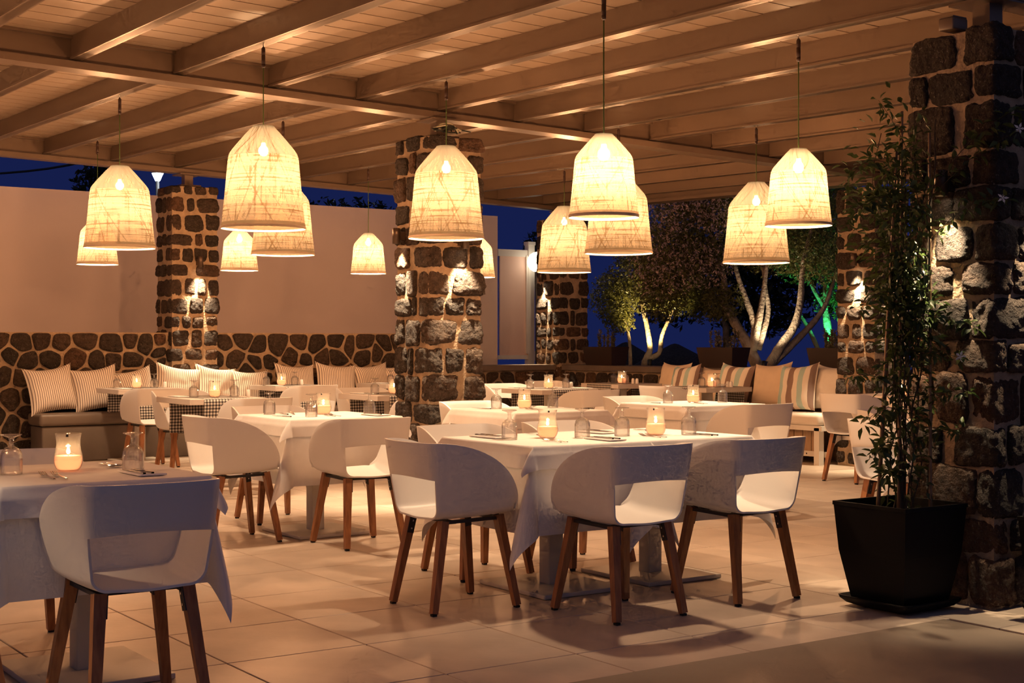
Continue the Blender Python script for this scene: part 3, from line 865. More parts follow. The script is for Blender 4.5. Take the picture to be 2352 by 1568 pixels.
GT_Z = 0.77
GT = [  # x, y, w, d, runner axis, where
 (5.165, 14.45, 0.70, 0.70, 'y', 'at the start of the taupe bench', 'first bench table'),
 (4.86, 11.80, 0.70, 0.80, 'y', 'standing free in front of the first bench table', 'free gingham table'),
 (6.90, 14.45, 0.70, 0.70, 'y', 'second along the taupe bench', 'second bench table'),
 (6.55, 11.58, 0.70, 0.76, 'y', 'left of the middle pillar', 'gingham table left of the pillar'),
 (8.30, 14.50, 0.70, 0.70, 'y', 'far along the taupe bench by the middle pillar', 'last bench table'),
 (8.68, 11.98, 0.72, 0.74, 'y', 'right of the middle pillar', 'gingham table right of the pillar'),
 (10.42, 12.95, 0.66, 0.70, 'x', 'by the far end of the striped cushions', 'far cushion table'),
 (10.42, 11.47, 0.66, 0.70, 'x', 'in front of the striped cushions', 'near cushion table'),
]
for i, (x, y, w, d, ax, wh, sh_) in enumerate(GT):
    square_table(x, y, w, d, GT_Z, 'pale square table with a gingham runner, ' + wh, 'greytop', None, None, 0.05, 'pale tables with gingham runners')
    hw = 0.225; hl = (d if ax == 'y' else w) / 2; drop = 0.33
    rows = []; uvs = []
    path = []
    for k in range(9): path.append((-hl - 0.004 - 0.004 * sin(k), GT_Z - drop + drop * k / 9, -hl - drop + drop * k / 9))
    path += [(-hl - 0.003, GT_Z - 0.004, -hl), (-hl + 0.012, GT_Z + 0.002, -hl + 0.012), (0, GT_Z + 0.002, 0), (hl - 0.012, GT_Z + 0.002, hl - 0.012), (hl + 0.003, GT_Z - 0.004, hl)]
    for k in range(1, 10): path.append((hl + 0.004 + 0.004 * sin(k), GT_Z - drop * k / 9, hl + drop * k / 9))
    for p, zz, v in path:
        row = []
        for k in range(9):
            u = -hw + 2 * hw * k / 8
            wob = 0.006 * sin(u * 18 + i) * min(1, max(0, (GT_Z - zz) / 0.2))
            row.append((u, p + (wob + 0.01 * (GT_Z - zz)) * (1 if p > 0 else -1) * (1 if zz < GT_Z - .003 else 0), zz) if ax == 'y' else (p + wob * (1 if p > 0 else -1), u, zz))
        rows.append(row)
    mb = MB(); mb.grid(rows, lambda a, b: (-hw + 2 * hw * b / 8, path[a][2]), ax == 'x')
    o = mb.build('table_runner', 'gingham', None, True); o.location = (x, y, 0)
    tag(o, 'black and white gingham runner hanging off the ' + sh_, 'table runner', 'gingham runners')
    if i < 2:
        cl = MB().box((0, 0, 0), (0.012, 0.006, 0.05)).build('runner_clip', 'white_paint', o); cl.location = (-hw + 0.02, (hl + 0.012), GT_Z - drop + 0.05)

# ------------------------------------------------------------------ table ware
def goblet_mesh():
    seg = 36
    # upside down: rim on the table, bowl, stem, foot on top; outer wall then inner wall
    outer = [(0.0395, 0.0), (0.0405, 0.012), (0.0415, 0.03), (0.0415, 0.055), (0.040, 0.074), (0.034, 0.088), (0.022, 0.097), (0.011, 0.103), (0.0085, 0.112), (0.0085, 0.128), (0.011, 0.135), (0.022, 0.140), (0.037, 0.1445), (0.038, 0.1465), (0.036, 0.148), (0.0, 0.1475)]
    inner = [(0.0, 0.0915), (0.020, 0.0895), (0.031, 0.082), (0.0365, 0.070), (0.038, 0.055), (0.038, 0.030), (0.0375, 0.012), (0.0375, 0.0)]
    def mod(r, z, a):
        if 0.030 <= z <= 0.09 and r > 0.02: return r * (1 - 0.11 * (0.5 + 0.5 * cos(12 * a)))
        return r
    mb = MB(); mb.lathe(inner + outer, seg, mod=mod)
    return mb.mesh('goblet', 'glass', True)
GOB = goblet_mesh()
def goblet(x, y, z, label):
    return tag(link('water_goblet', GOB, None, (x, y, z), (0, 0, rnd.uniform(0, 6))), label, 'glass', 'upturned water goblets')

def holder_mesh():
    pts = [(0.038, 0.0), (0.046, 0.010), (0.0525, 0.026), (0.0545, 0.042), (0.052, 0.060), (0.047, 0.078), (0.0445, 0.096), (0.0445, 0.114), (0.0465, 0.130), (0.0495, 0.142)]
    inn = [(r - 0.0025, max(z, 0.004)) for r, z in pts][::-1]
    mb = MB(); mb.lathe([(0.0, 0.0)] + pts + inn + [(0.0, 0.004)], 32)
    return mb.mesh('glass_holder', 'holder', True)
HOLD = holder_mesh()
mbw = MB(); mbw.lathe([(0.0, 0.005), (0.035, 0.005), (0.0425, 0.012), (0.0485, 0.027), (0.0508, 0.042), (0.0490, 0.056), (0.044, 0.0585), (0.02, 0.056), (0.0, 0.055)], 28)
WAX = mbw.mesh('wax', 'wax', True)
mbf = MB(); mbf.lathe([(0.0, 0.0), (0.0045, 0.002), (0.0072, 0.008), (0.0066, 0.013), (0.0046, 0.020), (0.0022, 0.028), (0.0, 0.034)], 12)
FLAME = mbf.mesh('flame', 'flame', True)
WICK = MB().tube([(0, 0, 0.054), (0.0005, 0, 0.066)], 0.0009, 6).mesh('wick', 'black')
DOT = MB().box((0, 0, 0), (0.009, 0.001, 0.009)).mesh('sticker', 'dot')
def candle(x, y, z, label, power=5.0):
    t = thing('candle_holder', label, 'candle', (x, y, z), 0, 'candles in clear hurricane glasses')
    link('glass_holder', HOLD, t); link('wax', WAX, t)
    link('wick', WICK, t); link('flame', FLAME, t, (0, 0, 0.063))
    a = radians(-34.4) - pi / 2 + rnd.uniform(-.35, .35)
    link('sticker', DOT, t, (0.0497 * cos(a), 0.0497 * sin(a), 0.136), (0, 0, a + pi / 2))
    lamp('candle_light', 'POINT', (0, 0, 0.078), power * .6, (1.0, 0.55, 0.24), t, 0.008)
    lamp('wax_fill_light', 'POINT', (0, 0, 0.036), power * .095, (1.0, 0.50, 0.27), t, 0.012)  # added light inside the wax, so the whole candle body glows
    return t

def fork_mesh():
    mb = MB(); z = 0.004
    prof = [(0, 0.0045, .0035), (0.03, 0.005, .0035), (0.08, 0.0035, .0045), (0.115, 0.0026, .006), (0.13, 0.005, .0045), (0.142, 0.0115, .003), (0.155, 0.0125, .0035)]
    top = [[(-w, y, zz), (w, y, zz)] for y, w, zz in prof]; 
    mb.grid([[(-w, y, zz + .0012) , (w, y, zz + .0012)] for y, w, zz in prof], None, True)
    mb.grid([[(-w, y, zz - .0012), (w, y, zz - .0012)] for y, w, zz in prof])
    mb.grid([[(-w, y, zz - .0012), (-w, y, zz + .0012)] for y, w, zz in prof], None, True); mb.grid([[(w, y, zz - .0012), (w, y, zz + .0012)] for y, w, zz in prof])
    for k in range(4):
        x = -0.0105 + 0.007 * k
        mb.bar((x, 0.153, 0.0035), (x, 0.178, 0.008), 0.0034, 0.003, 0.002, 0.002); mb.bar((x, 0.178, 0.008), (x, 0.197, 0.014), 0.003, 0.002, 0.002, 0.0015)
    return mb.mesh('fork', 'steel')
def knife_mesh():
    mb = MB()
    prof = [(0, 0.0055, .003), (0.05, 0.006, .003), (0.095, 0.0055, .003), (0.10, 0.0075, .0012), (0.15, 0.0095, .001), (0.195, 0.008, .0008), (0.213, 0.001, .0006)]
    for sgn in (1, -1):
        mb.grid([[(-w, y, .0035 + sgn * t), (w, y, .0035 + sgn * t)] for y, w, t in prof], None, sgn > 0)
    mb.grid([[(-w, y, .0035 - t), (-w, y, .0035 + t)] for y, w, t in prof], None, True); mb.grid([[(w, y, .0035 - t), (w, y, .0035 + t)] for y, w, t in prof])
    return mb.mesh('knife', 'steel')
FORK, KNIFE = fork_mesh(), knife_mesh()
NAPK = bevelled('napkin', (0.105, 0.225, 0.007), 0.003, 'linen', 2)
def fork(x, y, z, a, label): return tag(link('fork', FORK, None, (x, y, z), (0, 0, radians(a))), label, 'fork', 'steel forks')
def knife(x, y, z, a, label): return tag(link('knife', KNIFE, None, (x, y, z), (0, 0, radians(a))), label, 'knife', 'steel knives')
def napkin(x, y, z, a, label): return tag(link('napkin', NAPK, None, (x, y, z + 0.0035), (0, 0, radians(a))), label, 'napkin', 'folded white napkins')
def shaker_mesh():
    mb = MB(); mb.lathe([(0.0, 0.0), (0.0185, 0.0), (0.0195, 0.004), (0.0185, 0.03), (0.0165, 0.052), (0.013, 0.060), (0.0, 0.063)], 20)
    return mb.mesh('shaker', 'shaker', True)
SHK = shaker_mesh()
def shaker(x, y, z, label):
    t = thing('salt_shaker', label, 'shaker', (x, y, z), 0, 'white porcelain shakers')
    link('body', SHK, t)
    h = MB()
    for k in range(3): h.box((0.004 * cos(k * 2.09), 0.004 * sin(k * 2.09), 0.0622), (0.0018, 0.0018, 0.002))
    h.build('holes', 'black', t)
    return t

CZ = CLOTH_Z + 0.0025
A1 = 'on the table nearest the camera'
candle(1.654, 5.414, CZ, 'lit candle in hurricane glass ' + A1, 5.0)
goblet(1.846, 5.239, CZ, 'upturned goblet beside the knives ' + A1)
goblet(1.436, 5.391, CZ, 'upturned goblet at the frame edge ' + A1)
fork(1.505, 5.085, CZ, -3, 'fork left of its twin in front of the candle ' + A1)
fork(1.545, 5.075, CZ, -3, 'fork nearer the chair in front of the candle ' + A1)
fork(1.845, 5.62, CZ, 178, 'fork behind the candle, tines pointing at the goblet, ' + A1)
fork(1.875, 5.63, CZ, 178, 'second fork behind the candle, lapped over its twin, ' + A1)
napkin(1.845, 5.14, CZ, 2, 'folded napkin under the two knives ' + A1)
knife(1.815, 5.03, CZ + .007, 0, 'knife on the napkin edge by the goblet ' + A1)
knife(1.85, 5.04, CZ + .007, 2, 'knife lying inside its twin on the napkin ' + A1)
A2 = 'on the joined table with hanging corner'
candle(4.247, 5.88, CZ, 'lit candle in hurricane glass ' + A2, 5.0)
goblet(4.013, 5.884, CZ, 'upturned goblet left of the candle ' + A2)
goblet(4.394, 5.78, CZ, 'upturned goblet right of the candle ' + A2)
fork(4.085, 5.545, CZ, -8, 'fork just before the candle ' + A2); fork(4.125, 5.545, CZ, -8, 'second fork before the candle, next to its twin, ' + A2)
fork(4.33, 6.19, CZ, 172, 'fork showing behind the candle ' + A2)
napkin(4.02, 6.07, CZ, 4, 'folded napkin under knives at the left edge ' + A2)
knife(4.00, 6.175, CZ + .007, 182, 'knife on the left napkin ' + A2); knife(4.035, 6.175, CZ + .007, 182, 'inner knife on the left napkin ' + A2)
napkin(4.40, 5.60, CZ, -2, 'folded napkin under knives, front right, ' + A2)
knife(4.38, 5.51, CZ + .007, 0, 'knife on the front napkin ' + A2); knife(4.415, 5.50, CZ + .007, 0, 'knife at the seam side of the front napkin ' + A2)
A3 = 'on the joined table towards the planter'
goblet(4.647, 5.77, CZ, 'upturned goblet left of the candle ' + A3)
candle(4.859, 5.75, CZ, 'lit candle in hurricane glass ' + A3, 5.0)
goblet(5.004, 5.652, CZ, 'upturned goblet right of the candle ' + A3)
fork(4.70, 5.525, CZ, -8, 'fork just before the candle ' + A3); fork(4.74, 5.525, CZ, -8, 'second fork before the candle, next to its twin, ' + A3)
fork(5.02, 6.13, CZ, 172, 'fork behind the candle ' + A3); fork(5.05, 6.13, CZ, 172, 'second fork behind the candle ' + A3)
napkin(4.70, 6.06, CZ, 4, 'folded napkin behind the left goblet ' + A3)
knife(4.69, 6.16, CZ + .007, 182, 'knife behind the left goblet ' + A3); knife(4.72, 6.16, CZ + .007, 182, 'inner knife behind the left goblet ' + A3)
knife(5.03, 5.50, CZ, 0, 'knife before the right goblet ' + A3); knife(5.07, 5.50, CZ, 0, 'outer knife before the right goblet ' + A3)
A4 = 'on the square table left of the pillar'
goblet(4.06, 8.84, CZ, 'upturned goblet at the far left ' + A4); goblet(4.157, 8.40, CZ, 'upturned goblet touching the candle ' + A4)
candle(4.376, 8.66, CZ, 'lit candle in hurricane glass ' + A4, 5.0); goblet(4.60, 8.42, CZ, 'upturned goblet on its own at the right ' + A4)
knife(4.02, 8.42, CZ, 10, 'knife at the left edge ' + A4); fork(4.28, 8.30, CZ, -5, 'fork before the candle ' + A4); fork(4.32, 8.30, CZ, -5, 'second fork before the candle ' + A4)
knife(4.13, 8.70, CZ, -10, 'knife behind the left goblet ' + A4); fork(4.17, 8.68, CZ, -20, 'fork behind the left goblet ' + A4)
napkin(4.60, 8.33, CZ, 0, 'folded napkin before the right goblet ' + A4); knife(4.59, 8.24, CZ + .007, 0, 'knife on the right napkin ' + A4)
A5 = 'on the white table right of the middle pillar foot'
goblet(5.79, 8.66, CZ, 'upturned goblet left of the candle ' + A5); candle(6.0, 8.60, CZ, 'lit candle in hurricane glass ' + A5, 5.0); goblet(6.21, 8.53, CZ, 'upturned goblet right of the candle ' + A5)
fork(5.88, 8.26, CZ, -6, 'fork before the candle ' + A5); fork(5.92, 8.26, CZ, -6, 'second fork before the candle ' + A5)
knife(5.70, 8.60, CZ, 8, 'knife left of the goblet ' + A5); fork(6.12, 8.80, CZ, 175, 'fork behind the candle ' + A5); knife(6.24, 8.22, CZ, 0, 'knife before the right goblet ' + A5)
A6 = 'on the white table before the slatted bench'
goblet(7.42, 8.63, CZ, 'upturned goblet left of the candle ' + A6); candle(7.68, 8.62, CZ, 'lit candle in hurricane glass ' + A6, 5.0); goblet(7.88, 8.49, CZ, 'upturned goblet right of the candle ' + A6)
fork(7.52, 8.32, CZ, -6, 'fork before the candle ' + A6); fork(7.56, 8.32, CZ, -6, 'second fork before the candle ' + A6)
knife(7.33, 8.62, CZ, 8, 'knife left of the goblet ' + A6); fork(7.80, 8.82, CZ, 175, 'fork behind the candle ' + A6); knife(7.92, 8.22, CZ, 0, 'knife before the right goblet ' + A6)
GZ = GT_Z + 0.003
goblet(10.12, 8.72, CZ, 'upturned goblet before the far right pillar'); candle(10.32, 8.72, CZ, 'lit candle glimpsed between the jasmine canes', 5.0)
def setting(items, where):
    for it in items:
        k, x, y, w = it
        if k == 'g': goblet(x, y, GZ, 'upturned goblet %s %s' % (w, where))
        elif k == 'c': candle(x, y, GZ, 'lit candle in hurricane glass ' + where, 5.0)
        elif k == 's': shaker(x, y, GZ, 'white shaker %s %s' % (w, where))
        elif k == 'n': napkin(x, y, GZ, 3, 'folded napkin %s %s' % (w, where))
        elif k == 'k': knife(x, y, GZ, 0, 'knife %s %s' % (w, where))
        elif k == 'f': fork(x, y, GZ, -8, 'fork %s %s' % (w, where))
setting([('g', 4.938, 14.5, 'left of the candle'), ('c', 5.148, 14.5, ''), ('g', 5.337, 14.5, 'right of the candle'), ('s', 5.44, 14.46, 'standing'), ('n', 4.93, 14.30, 'at the left'), ('f', 5.10, 14.18, 'before the candle')], 'on the first table of the taupe bench')
setting([('g', 4.682, 11.75, 'left of the candle'), ('c', 4.875, 11.75, ''), ('g', 5.059, 11.75, 'right of the candle'), ('s', 5.17, 11.70, 'standing'), ('n', 4.62, 11.95, 'at the left'), ('k', 4.59, 11.86, 'at the left edge'), ('f', 4.80, 11.50, 'before the candle')], 'on the free standing gingham table')
setting([('g', 6.60, 14.45, 'left of the candle'), ('c', 6.785, 14.45, ''), ('g', 6.96, 14.48, 'right of the candle'), ('s', 7.03, 14.45, 'standing'), ('n', 6.62, 14.28, 'at the left')], 'on the second table of the taupe bench')
setting([('g', 6.366, 11.55, 'left of the candle'), ('c', 6.57, 11.55, ''), ('n', 6.31, 11.72, 'behind the goblet'), ('k', 6.28, 11.62, 'at the left edge'), ('f', 6.47, 11.28, 'before the candle')], 'on the gingham table left of the middle pillar')
setting([('g', 8.202, 14.5, 'standing'), ('n', 8.06, 14.5, 'beside the goblet')], 'on the last table of the taupe bench')
setting([('g', 8.411, 11.95, 'left of the candle'), ('c', 8.644, 11.95, ''), ('g', 8.87, 11.95, 'right of the candle'), ('s', 8.94, 11.95, 'standing'), ('f', 8.52, 11.68, 'before the candle'), ('k', 8.38, 12.1, 'at the left edge'), ('n', 8.93, 11.75, 'at the right')], 'on the gingham table right of the middle pillar')
setting([('g', 10.4, 13.066, 'left of the candle'), ('c', 10.4, 12.919, ''), ('g', 10.36, 12.80, 'overlapping the candle'), ('s', 10.4, 12.711, 'left of its twin'), ('s', 10.4, 12.64, 'right of its twin')], 'on the far table at the striped cushions')
setting([('g', 10.4, 11.534, 'left of the candle'), ('c', 10.4, 11.374, ''), ('g', 10.36, 11.25, 'overlapping the candle'), ('s', 10.45, 11.18, 'left of its twin'), ('s', 10.45, 11.126, 'right of its twin')], 'on the table in front of the striped cushions')

# ------------------------------------------------------------------ cushions
def pillow_mesh(name, mat, w, h, t, seed, ear=0.10, sag=0.0):
    r = random.Random(seed); n = 18; off = Vector((seed * 3.3, seed * 1.7, 0)); mb = MB()
    def pt(u, v, sgn):
        cu, cv = 1 - ear * (1 - v * v) ** 0.8 * 0.9, 1 - ear * (1 - u * u) ** 0.8 * 1.1
        x = u * w / 2 * cu; z = v * h / 2 * cv
        if v > 0: z -= sag * h * (1 - u * u) * v
        th = t / 2 * ((1 - u ** 4) * (1 - v ** 4)) ** 0.55
        wr = noise.noise(Vector((u * 2.2, v * 2.2, sgn * 3)) + off) * 0.012 + noise.noise(Vector((u * 5, v * 5, sgn)) + off) * 0.006
        return (x, sgn * (th + wr * (1 - u ** 6) * (1 - v ** 6)), z)
    for sgn in (-1, 1):
        mb.grid([[pt(-1 + 2 * i / n, -1 + 2 * j / n, sgn) for j in range(n + 1)] for i in range(n + 1)],
                lambda a, b: ((a / n) * w, (b / n) * h), sgn > 0)
    return mb.mesh(name, mat, True)
PL = [  # x, z, rotation about the view axis, yaw, what
 (4.43, 0.735, -6, 6, 'first ticking striped cushion at the open end of the taupe bench', .50),
 (4.90, 0.735, -7, -4, 'second ticking striped cushion leaning on the first one', .48),
 (5.33, 0.72, -9, 5, 'ticking striped cushion behind the first bench table candle', .46),
 (5.82, 0.735, 9, -6, 'ticking striped cushion with one ear raised below the wall pillar', .50),
 (6.27, 0.73, 8, 4, 'bright ticking striped cushion under the right edge of the wall pillar', .48),
 (6.68, 0.70, 2, -3, 'low slumped ticking striped cushion behind the goblets', .44),
 (7.27, 0.735, 3, 5, 'ticking striped cushion behind the second bench table candle', .50),
 (7.79, 0.735, 5, -4, 'ticking striped cushion turned to the wall above the second chair', .50),
 (8.28, 0.735, -4, 3, 'ticking striped cushion creased at its side, near the middle pillar', .48),
 (8.66, 0.735, -6, -3, 'last ticking striped cushion, cut off by the middle pillar', .46),
]
for i, (x, z, rz, yw, lb, w) in enumerate(PL):
    me = pillow_mesh('cushion', 'ticking', w * 1.08, w * 1.05, 0.18, 300 + i, 0.12, 0.03)
    o = link('ticking_cushion', me, None, (x, 15.09 - 0.015 * (i % 2), z + 0.02), (radians(-16), radians(rz), radians(yw)))
    tag(o, lb, 'cushion', 'ticking striped cushions on the taupe bench')
PR = [  # y, offset x, kind, z, roll, label
 (12.80, 11.10, 'cream', 0.755, 0, 'plain cream cushion at the far end behind the first bold striped one', .50),
 (12.47, 10.98, 'bold', 0.735, -4, 'bold striped cushion furthest along the white bench', .50),
 (12.10, 11.10, 'cream', 0.73, 0, 'plain cream cushion mostly hidden between two bold striped ones', .46),
 (11.64, 10.98, 'bold', 0.745, 3, 'middle bold striped cushion behind the candle table', .52),
 (11.12, 11.04, 'cream', 0.765, -4, 'plain cream cushion beside the nearest bold striped one', .52),
 (10.66, 10.97, 'bold', 0.755, -5, 'nearest bold striped cushion in turquoise and brown', .53),
 (10.32, 11.10, 'white_cloth', 0.76, 2, 'plain white cushion against the stone pillar', .50),
]
for i, (y, x, mt, z, rl, lb, w) in enumerate(PR):
    me = pillow_mesh('cushion', mt, w, w, 0.18, 340 + i, 0.10, 0.02)
    o = link('striped_cushion' if mt == 'bold' else 'plain_cushion', me, None, (x, y, z + 0.015), (radians(-15), radians(rl), radians(-90 + rnd.uniform(-5, 5))))
    tag(o, lb, 'cushion', 'cushions on the white bench')

# ------------------------------------------------------------------ pendant lamps
def shade_mesh(seed):
    """bell of straw: steep strands over the crown, a horizontal and vertical weave below, a few crossing diagonals"""
    prof = [(0.0, 0.255), (0.012, 0.272), (0.05, 0.36), (0.10, 0.465), (0.15, 0.568), (0.20, 0.668), (0.235, 0.735), (0.265, 0.784), (0.295, 0.815), (0.33, 0.832), (0.42, 0.852), (0.52, 0.873), (0.62, 0.895), (0.72, 0.918), (0.82, 0.944), (0.90, 0.966), (0.96, 0.985), (1.0, 1.0)]
    def rad(t):
        for i in range(len(prof) - 1):
            if t <= prof[i + 1][0]:
                f = (t - prof[i][0]) / (prof[i + 1][0] - prof[i][0]); return prof[i][1] + (prof[i + 1][1] - prof[i][1]) * f
        return 1.0
    rs = random.Random(seed); seg, nv = 300, 230
    hrow = []
    while len(hrow) <= nv: hrow += [rs.random()] * rs.choice((1, 1, 1, 2, 2))
    vcol = [rs.random() for _ in range(seg)]
    vcol2 = [rs.random() for _ in range(seg)]
    diag = [(rs.random(), rs.choice((-1, 1)) * rs.uniform(.12, .30), rs.uniform(.0022, .0042), rs.uniform(.35, .8)) for _ in range(34)]
    crown = [(rs.random(), rs.choice((-1, 1)) * rs.uniform(.05, .45), rs.uniform(.0016, .0035), rs.uniform(.4, .9)) for _ in range(110)]
    vs, cols = [], []
    for i in range(nv + 1):
        t = i / nv; r_ = rad(t)
        for k in range(seg):
            u = k / seg; a = 2 * pi * u
            vs.append((r_ * cos(a), r_ * sin(a), -t))
            if t < 0.305:
                d = 0.25 * (vcol[k] - .3)
                for u0, sl, w, st in crown:
                    x = (u - u0 - sl * t + .5) % 1.0 - .5
                    if abs(x) < w: d += st * (1 - (x / w) ** 2) * .55
                gap = 0.0
                if 0.13 < t < 0.30 and d < 0.05 and vcol2[k] > .55: gap = 0.35
            else:
                h = hrow[i] * (0.75 + .9 * noise.noise(Vector((u * 9, t * 60, seed)))) - .22
                v = vcol[k] * (0.7 + 1.0 * noise.noise(Vector((u * 60, t * 5, seed + 3)))) - .34
                d = max(h, 0) * 1.05 + max(v, 0) * .9 + 0.22 * noise.noise(Vector((u * 14, t * 9, seed + 9)))
                for u0, sl, w, st in diag:
                    x = (u - u0 - sl * t + .5) % 1.0 - .5
                    if abs(x) < w: d += st * (1 - (x / w) ** 2) * .8
                gap = 0.0
                if t > 0.955: d = max(d, .75)
            d = min(1.0, max(0.0, d))
            b = 1 - d
            c = (0.019 + 0.044 * b, 0.0115 + 0.0445 * b, 0.005 + 0.036 * b)
            if t < .305: c = tuple(x * .62 for x in c)  # crown straw coloured darker to offset the brightness near the bulb
            cols.append((*c, (0.05 + .06 * b if t < .305 else .10 + .44 * b * b) + gap))
    fs = [(i * seg + k, i * seg + (k + 1) % seg, (i + 1) * seg + (k + 1) % seg, (i + 1) * seg + k) for i in range(nv) for k in range(seg)]
    me = bpy.data.meshes.new('shade'); me.from_pydata(vs, [], fs); me.update()
    ca = me.color_attributes.new('weave', 'FLOAT_COLOR', 'POINT')
    ca.data.foreach_set('color', [x for c in cols for x in c])
    me.materials.append(M['straw']); me.polygons.foreach_set('use_smooth', [True] * len(me.polygons))
    return me
SHADES = [shade_mesh(1), shade_mesh(2)]
BULB = MB().lathe([(0.0, -0.035), (0.018, -0.030), (0.029, -0.015), (0.032, 0.0), (0.028, 0.015), (0.016, 0.032), (0.013, 0.05)], 16).mesh('bulb', 'bulb', True)
RIM = MB().lathe([(0.997, -0.012), (1.004, -0.006), (1.006, 0.0), (1.0, 0.005), (0.994, 0.0), (0.993, -0.006)], 48, closed=True).mesh('rim_band', 'cream', True)
CONN = MB().lathe([(0.0, 0.0), (0.006, 0.0), (0.009, -0.006), (0.0125, -0.012), (0.0125, -0.05), (0.011, -0.052), (0.0125, -0.054), (0.0125, -0.108), (0.011, -0.110), (0.0125, -0.112), (0.0115, -0.128), (0.005, -0.134), (0.0, -0.134)], 16).mesh('connector', 'connector', True)
PD = [ # x, y, rim radius, height, rim z, label
 (3.745, 10.935, .275, .64, 2.00, 'large straw pendant lamp in front of the white wall, left of the wall pillar'),
 (3.745, 8.242, .265, .64, 1.975, 'large straw pendant lamp hanging nearest above the left side, overlapping two others'),
 (5.215, 8.431, .265, .64, 1.985, 'large straw pendant lamp in front of the middle pillar'),
 (4.48, 5.711, .18, .42, 1.90, 'brightest small straw pendant lamp hanging above the joined tables'),
 (5.95, 5.777, .19, .435, 1.93, 'small straw pendant lamp nearest the jasmine pillar'),
 (8.155, 8.388, .27, .65, 1.905, 'large straw pendant lamp before the dark tree, behind the small one'),
 (7.42, 9.258, .285, .65, 2.00, 'large straw pendant lamp half hidden behind the brightest small one'),
 (8.89, 12.008, .285, .69, 1.995, 'large straw pendant lamp in front of the far pillar'),
 (5.215, 11.079, .27, .64, 2.005, 'large straw pendant lamp mostly hidden behind the nearest large one'),
 (4.48, 13.728, .198, .44, 2.02, 'small straw pendant lamp mostly hidden, far left, before the white wall'),
 (5.95, 13.686, .193, .42, 2.00, 'small straw pendant lamp just right of the wall pillar'),
 (7.42, 13.608, .193, .435, 2.005, 'small straw pendant lamp alone before the white wall'),
 (1.54, 8.30, .265, .64, 1.98, 'large straw pendant lamp out of view past the frame edge, nearest the first table'),
 (0.07, 5.0, .265, .64, 1.95, 'large straw pendant lamp out of view beside the camera'),
 (1.54, 11.0, .27, .64, 2.0, 'large straw pendant lamp out of view before the end of the taupe bench'),
 (2.275, 13.7, .195, .44, 2.0, 'small straw pendant lamp out of view by the white wall'),
 (8.155, 12.571, .195, .43, 1.945, 'small straw pendant lamp peeking out right of the middle pillar'),
]
for i, (x, y, rr, hh, zb, lb) in enumerate(PD):
    ztop = P(x, y) + 0.066
    t = thing('pendant_lamp', lb, 'pendant lamp', (x, y, zb), rnd.uniform(0, 6), 'straw pendant lamps under the pergola')
    link('shade', SHADES[i % 2], t, (0, 0, hh), None, (rr, rr, hh))
    link('rim_band', RIM, t, (0, 0, 0.004), None, (rr, rr, 1))
    MB().tube([(0, 0, hh * 0.84), (0, 0, hh), (0.001, 0, (hh + ztop - zb - .14) / 2), (0, 0, ztop - zb - 0.15)], 0.0035, 8).build('cord', 'cord', t, True)
    link('connector', CONN, t, (0, 0, ztop - zb - 0.018))
    MB().tube([(0, 0, ztop - zb - 0.02), (0.004, 0, ztop - zb - 0.008), (0, 0, ztop - zb + 0.003)], 0.003, 6).build('hook', 'steel', t)
    MB().tube([(-rr * 0.257, 0, hh - .004), (rr * 0.257, 0, hh - .004)], 0.002, 6).build('spider', 'black', t)
    link('bulb', BULB, t, (0, 0, hh * 0.76))
    lamp('pendant_light', 'POINT', (0, 0, hh * 0.48), LAMP_W * (1.0 if rr > .22 else 0.85), WARM, t, 0.045)

# ------------------------------------------------------------------ spot fittings on the pillars
def wall_spot(x, y, z, nx, ny, label, pw=1.0, r=0.031, h=0.125):
    t = thing('wall_spotlight', label, 'wall light', (x, y, z), atan2(ny, nx), 'bronze downlights on the pillars')
    MB().box((0.005, 0, 0.0), (0.06, 0.045, 0.07)).build('bracket', 'spot', t)
    o = 0.028 + r
    mb = MB(); mb.lathe([(0.0, h / 2), (r - .003, h / 2), (r, h / 2 - .004), (r, -h / 2), (r - .004, -h / 2), (r - .004, -h / 2 + .012), (0.0, -h / 2 + .012)], 24); b = mb.build('body', 'spot', t, True); b.location = (o, 0, 0)
    MB().disc(r - .005, 0, 20, up=False).build('lens', 'lens', t).location = (o, 0, -h / 2 + 0.009)
    lamp('spot_light', 'SPOT', (o, 0, -h / 2 - 0.004), SPOT_W * pw, (1.0, 0.74, 0.46), t, 0.012, 66, 0.9)
wall_spot(5.70, 9.88, 2.105, -1, 0, 'bronze downlight on the left face of the middle pillar')
wall_spot(6.01, 9.49, 2.055, 0, -1, 'bronze downlight under the pendant on the middle pillar')
wall_spot(6.128, 15.24, 2.16, 0, -1, 'bronze downlight on the pillar in the rubble wall')
wall_spot(11.20, 15.58, 2.13, -1, 0, 'bronze downlight on the far corner pillar')
wall_spot(10.89, 9.76, 2.08, -1, 0, 'bronze downlight on the pillar by the white bench')
wall_spot(11.18, 9.54, 2.05, 0, -1, 'bronze downlight round the corner of the pillar by the white bench')
wall_spot(5.595, 4.44, 2.02, -1, 0, 'bronze downlight glowing behind the jasmine', .65)
wall_spot(5.9, 4.18, 2.02, 0, -1, 'bronze downlight round the corner of the jasmine pillar', .5)

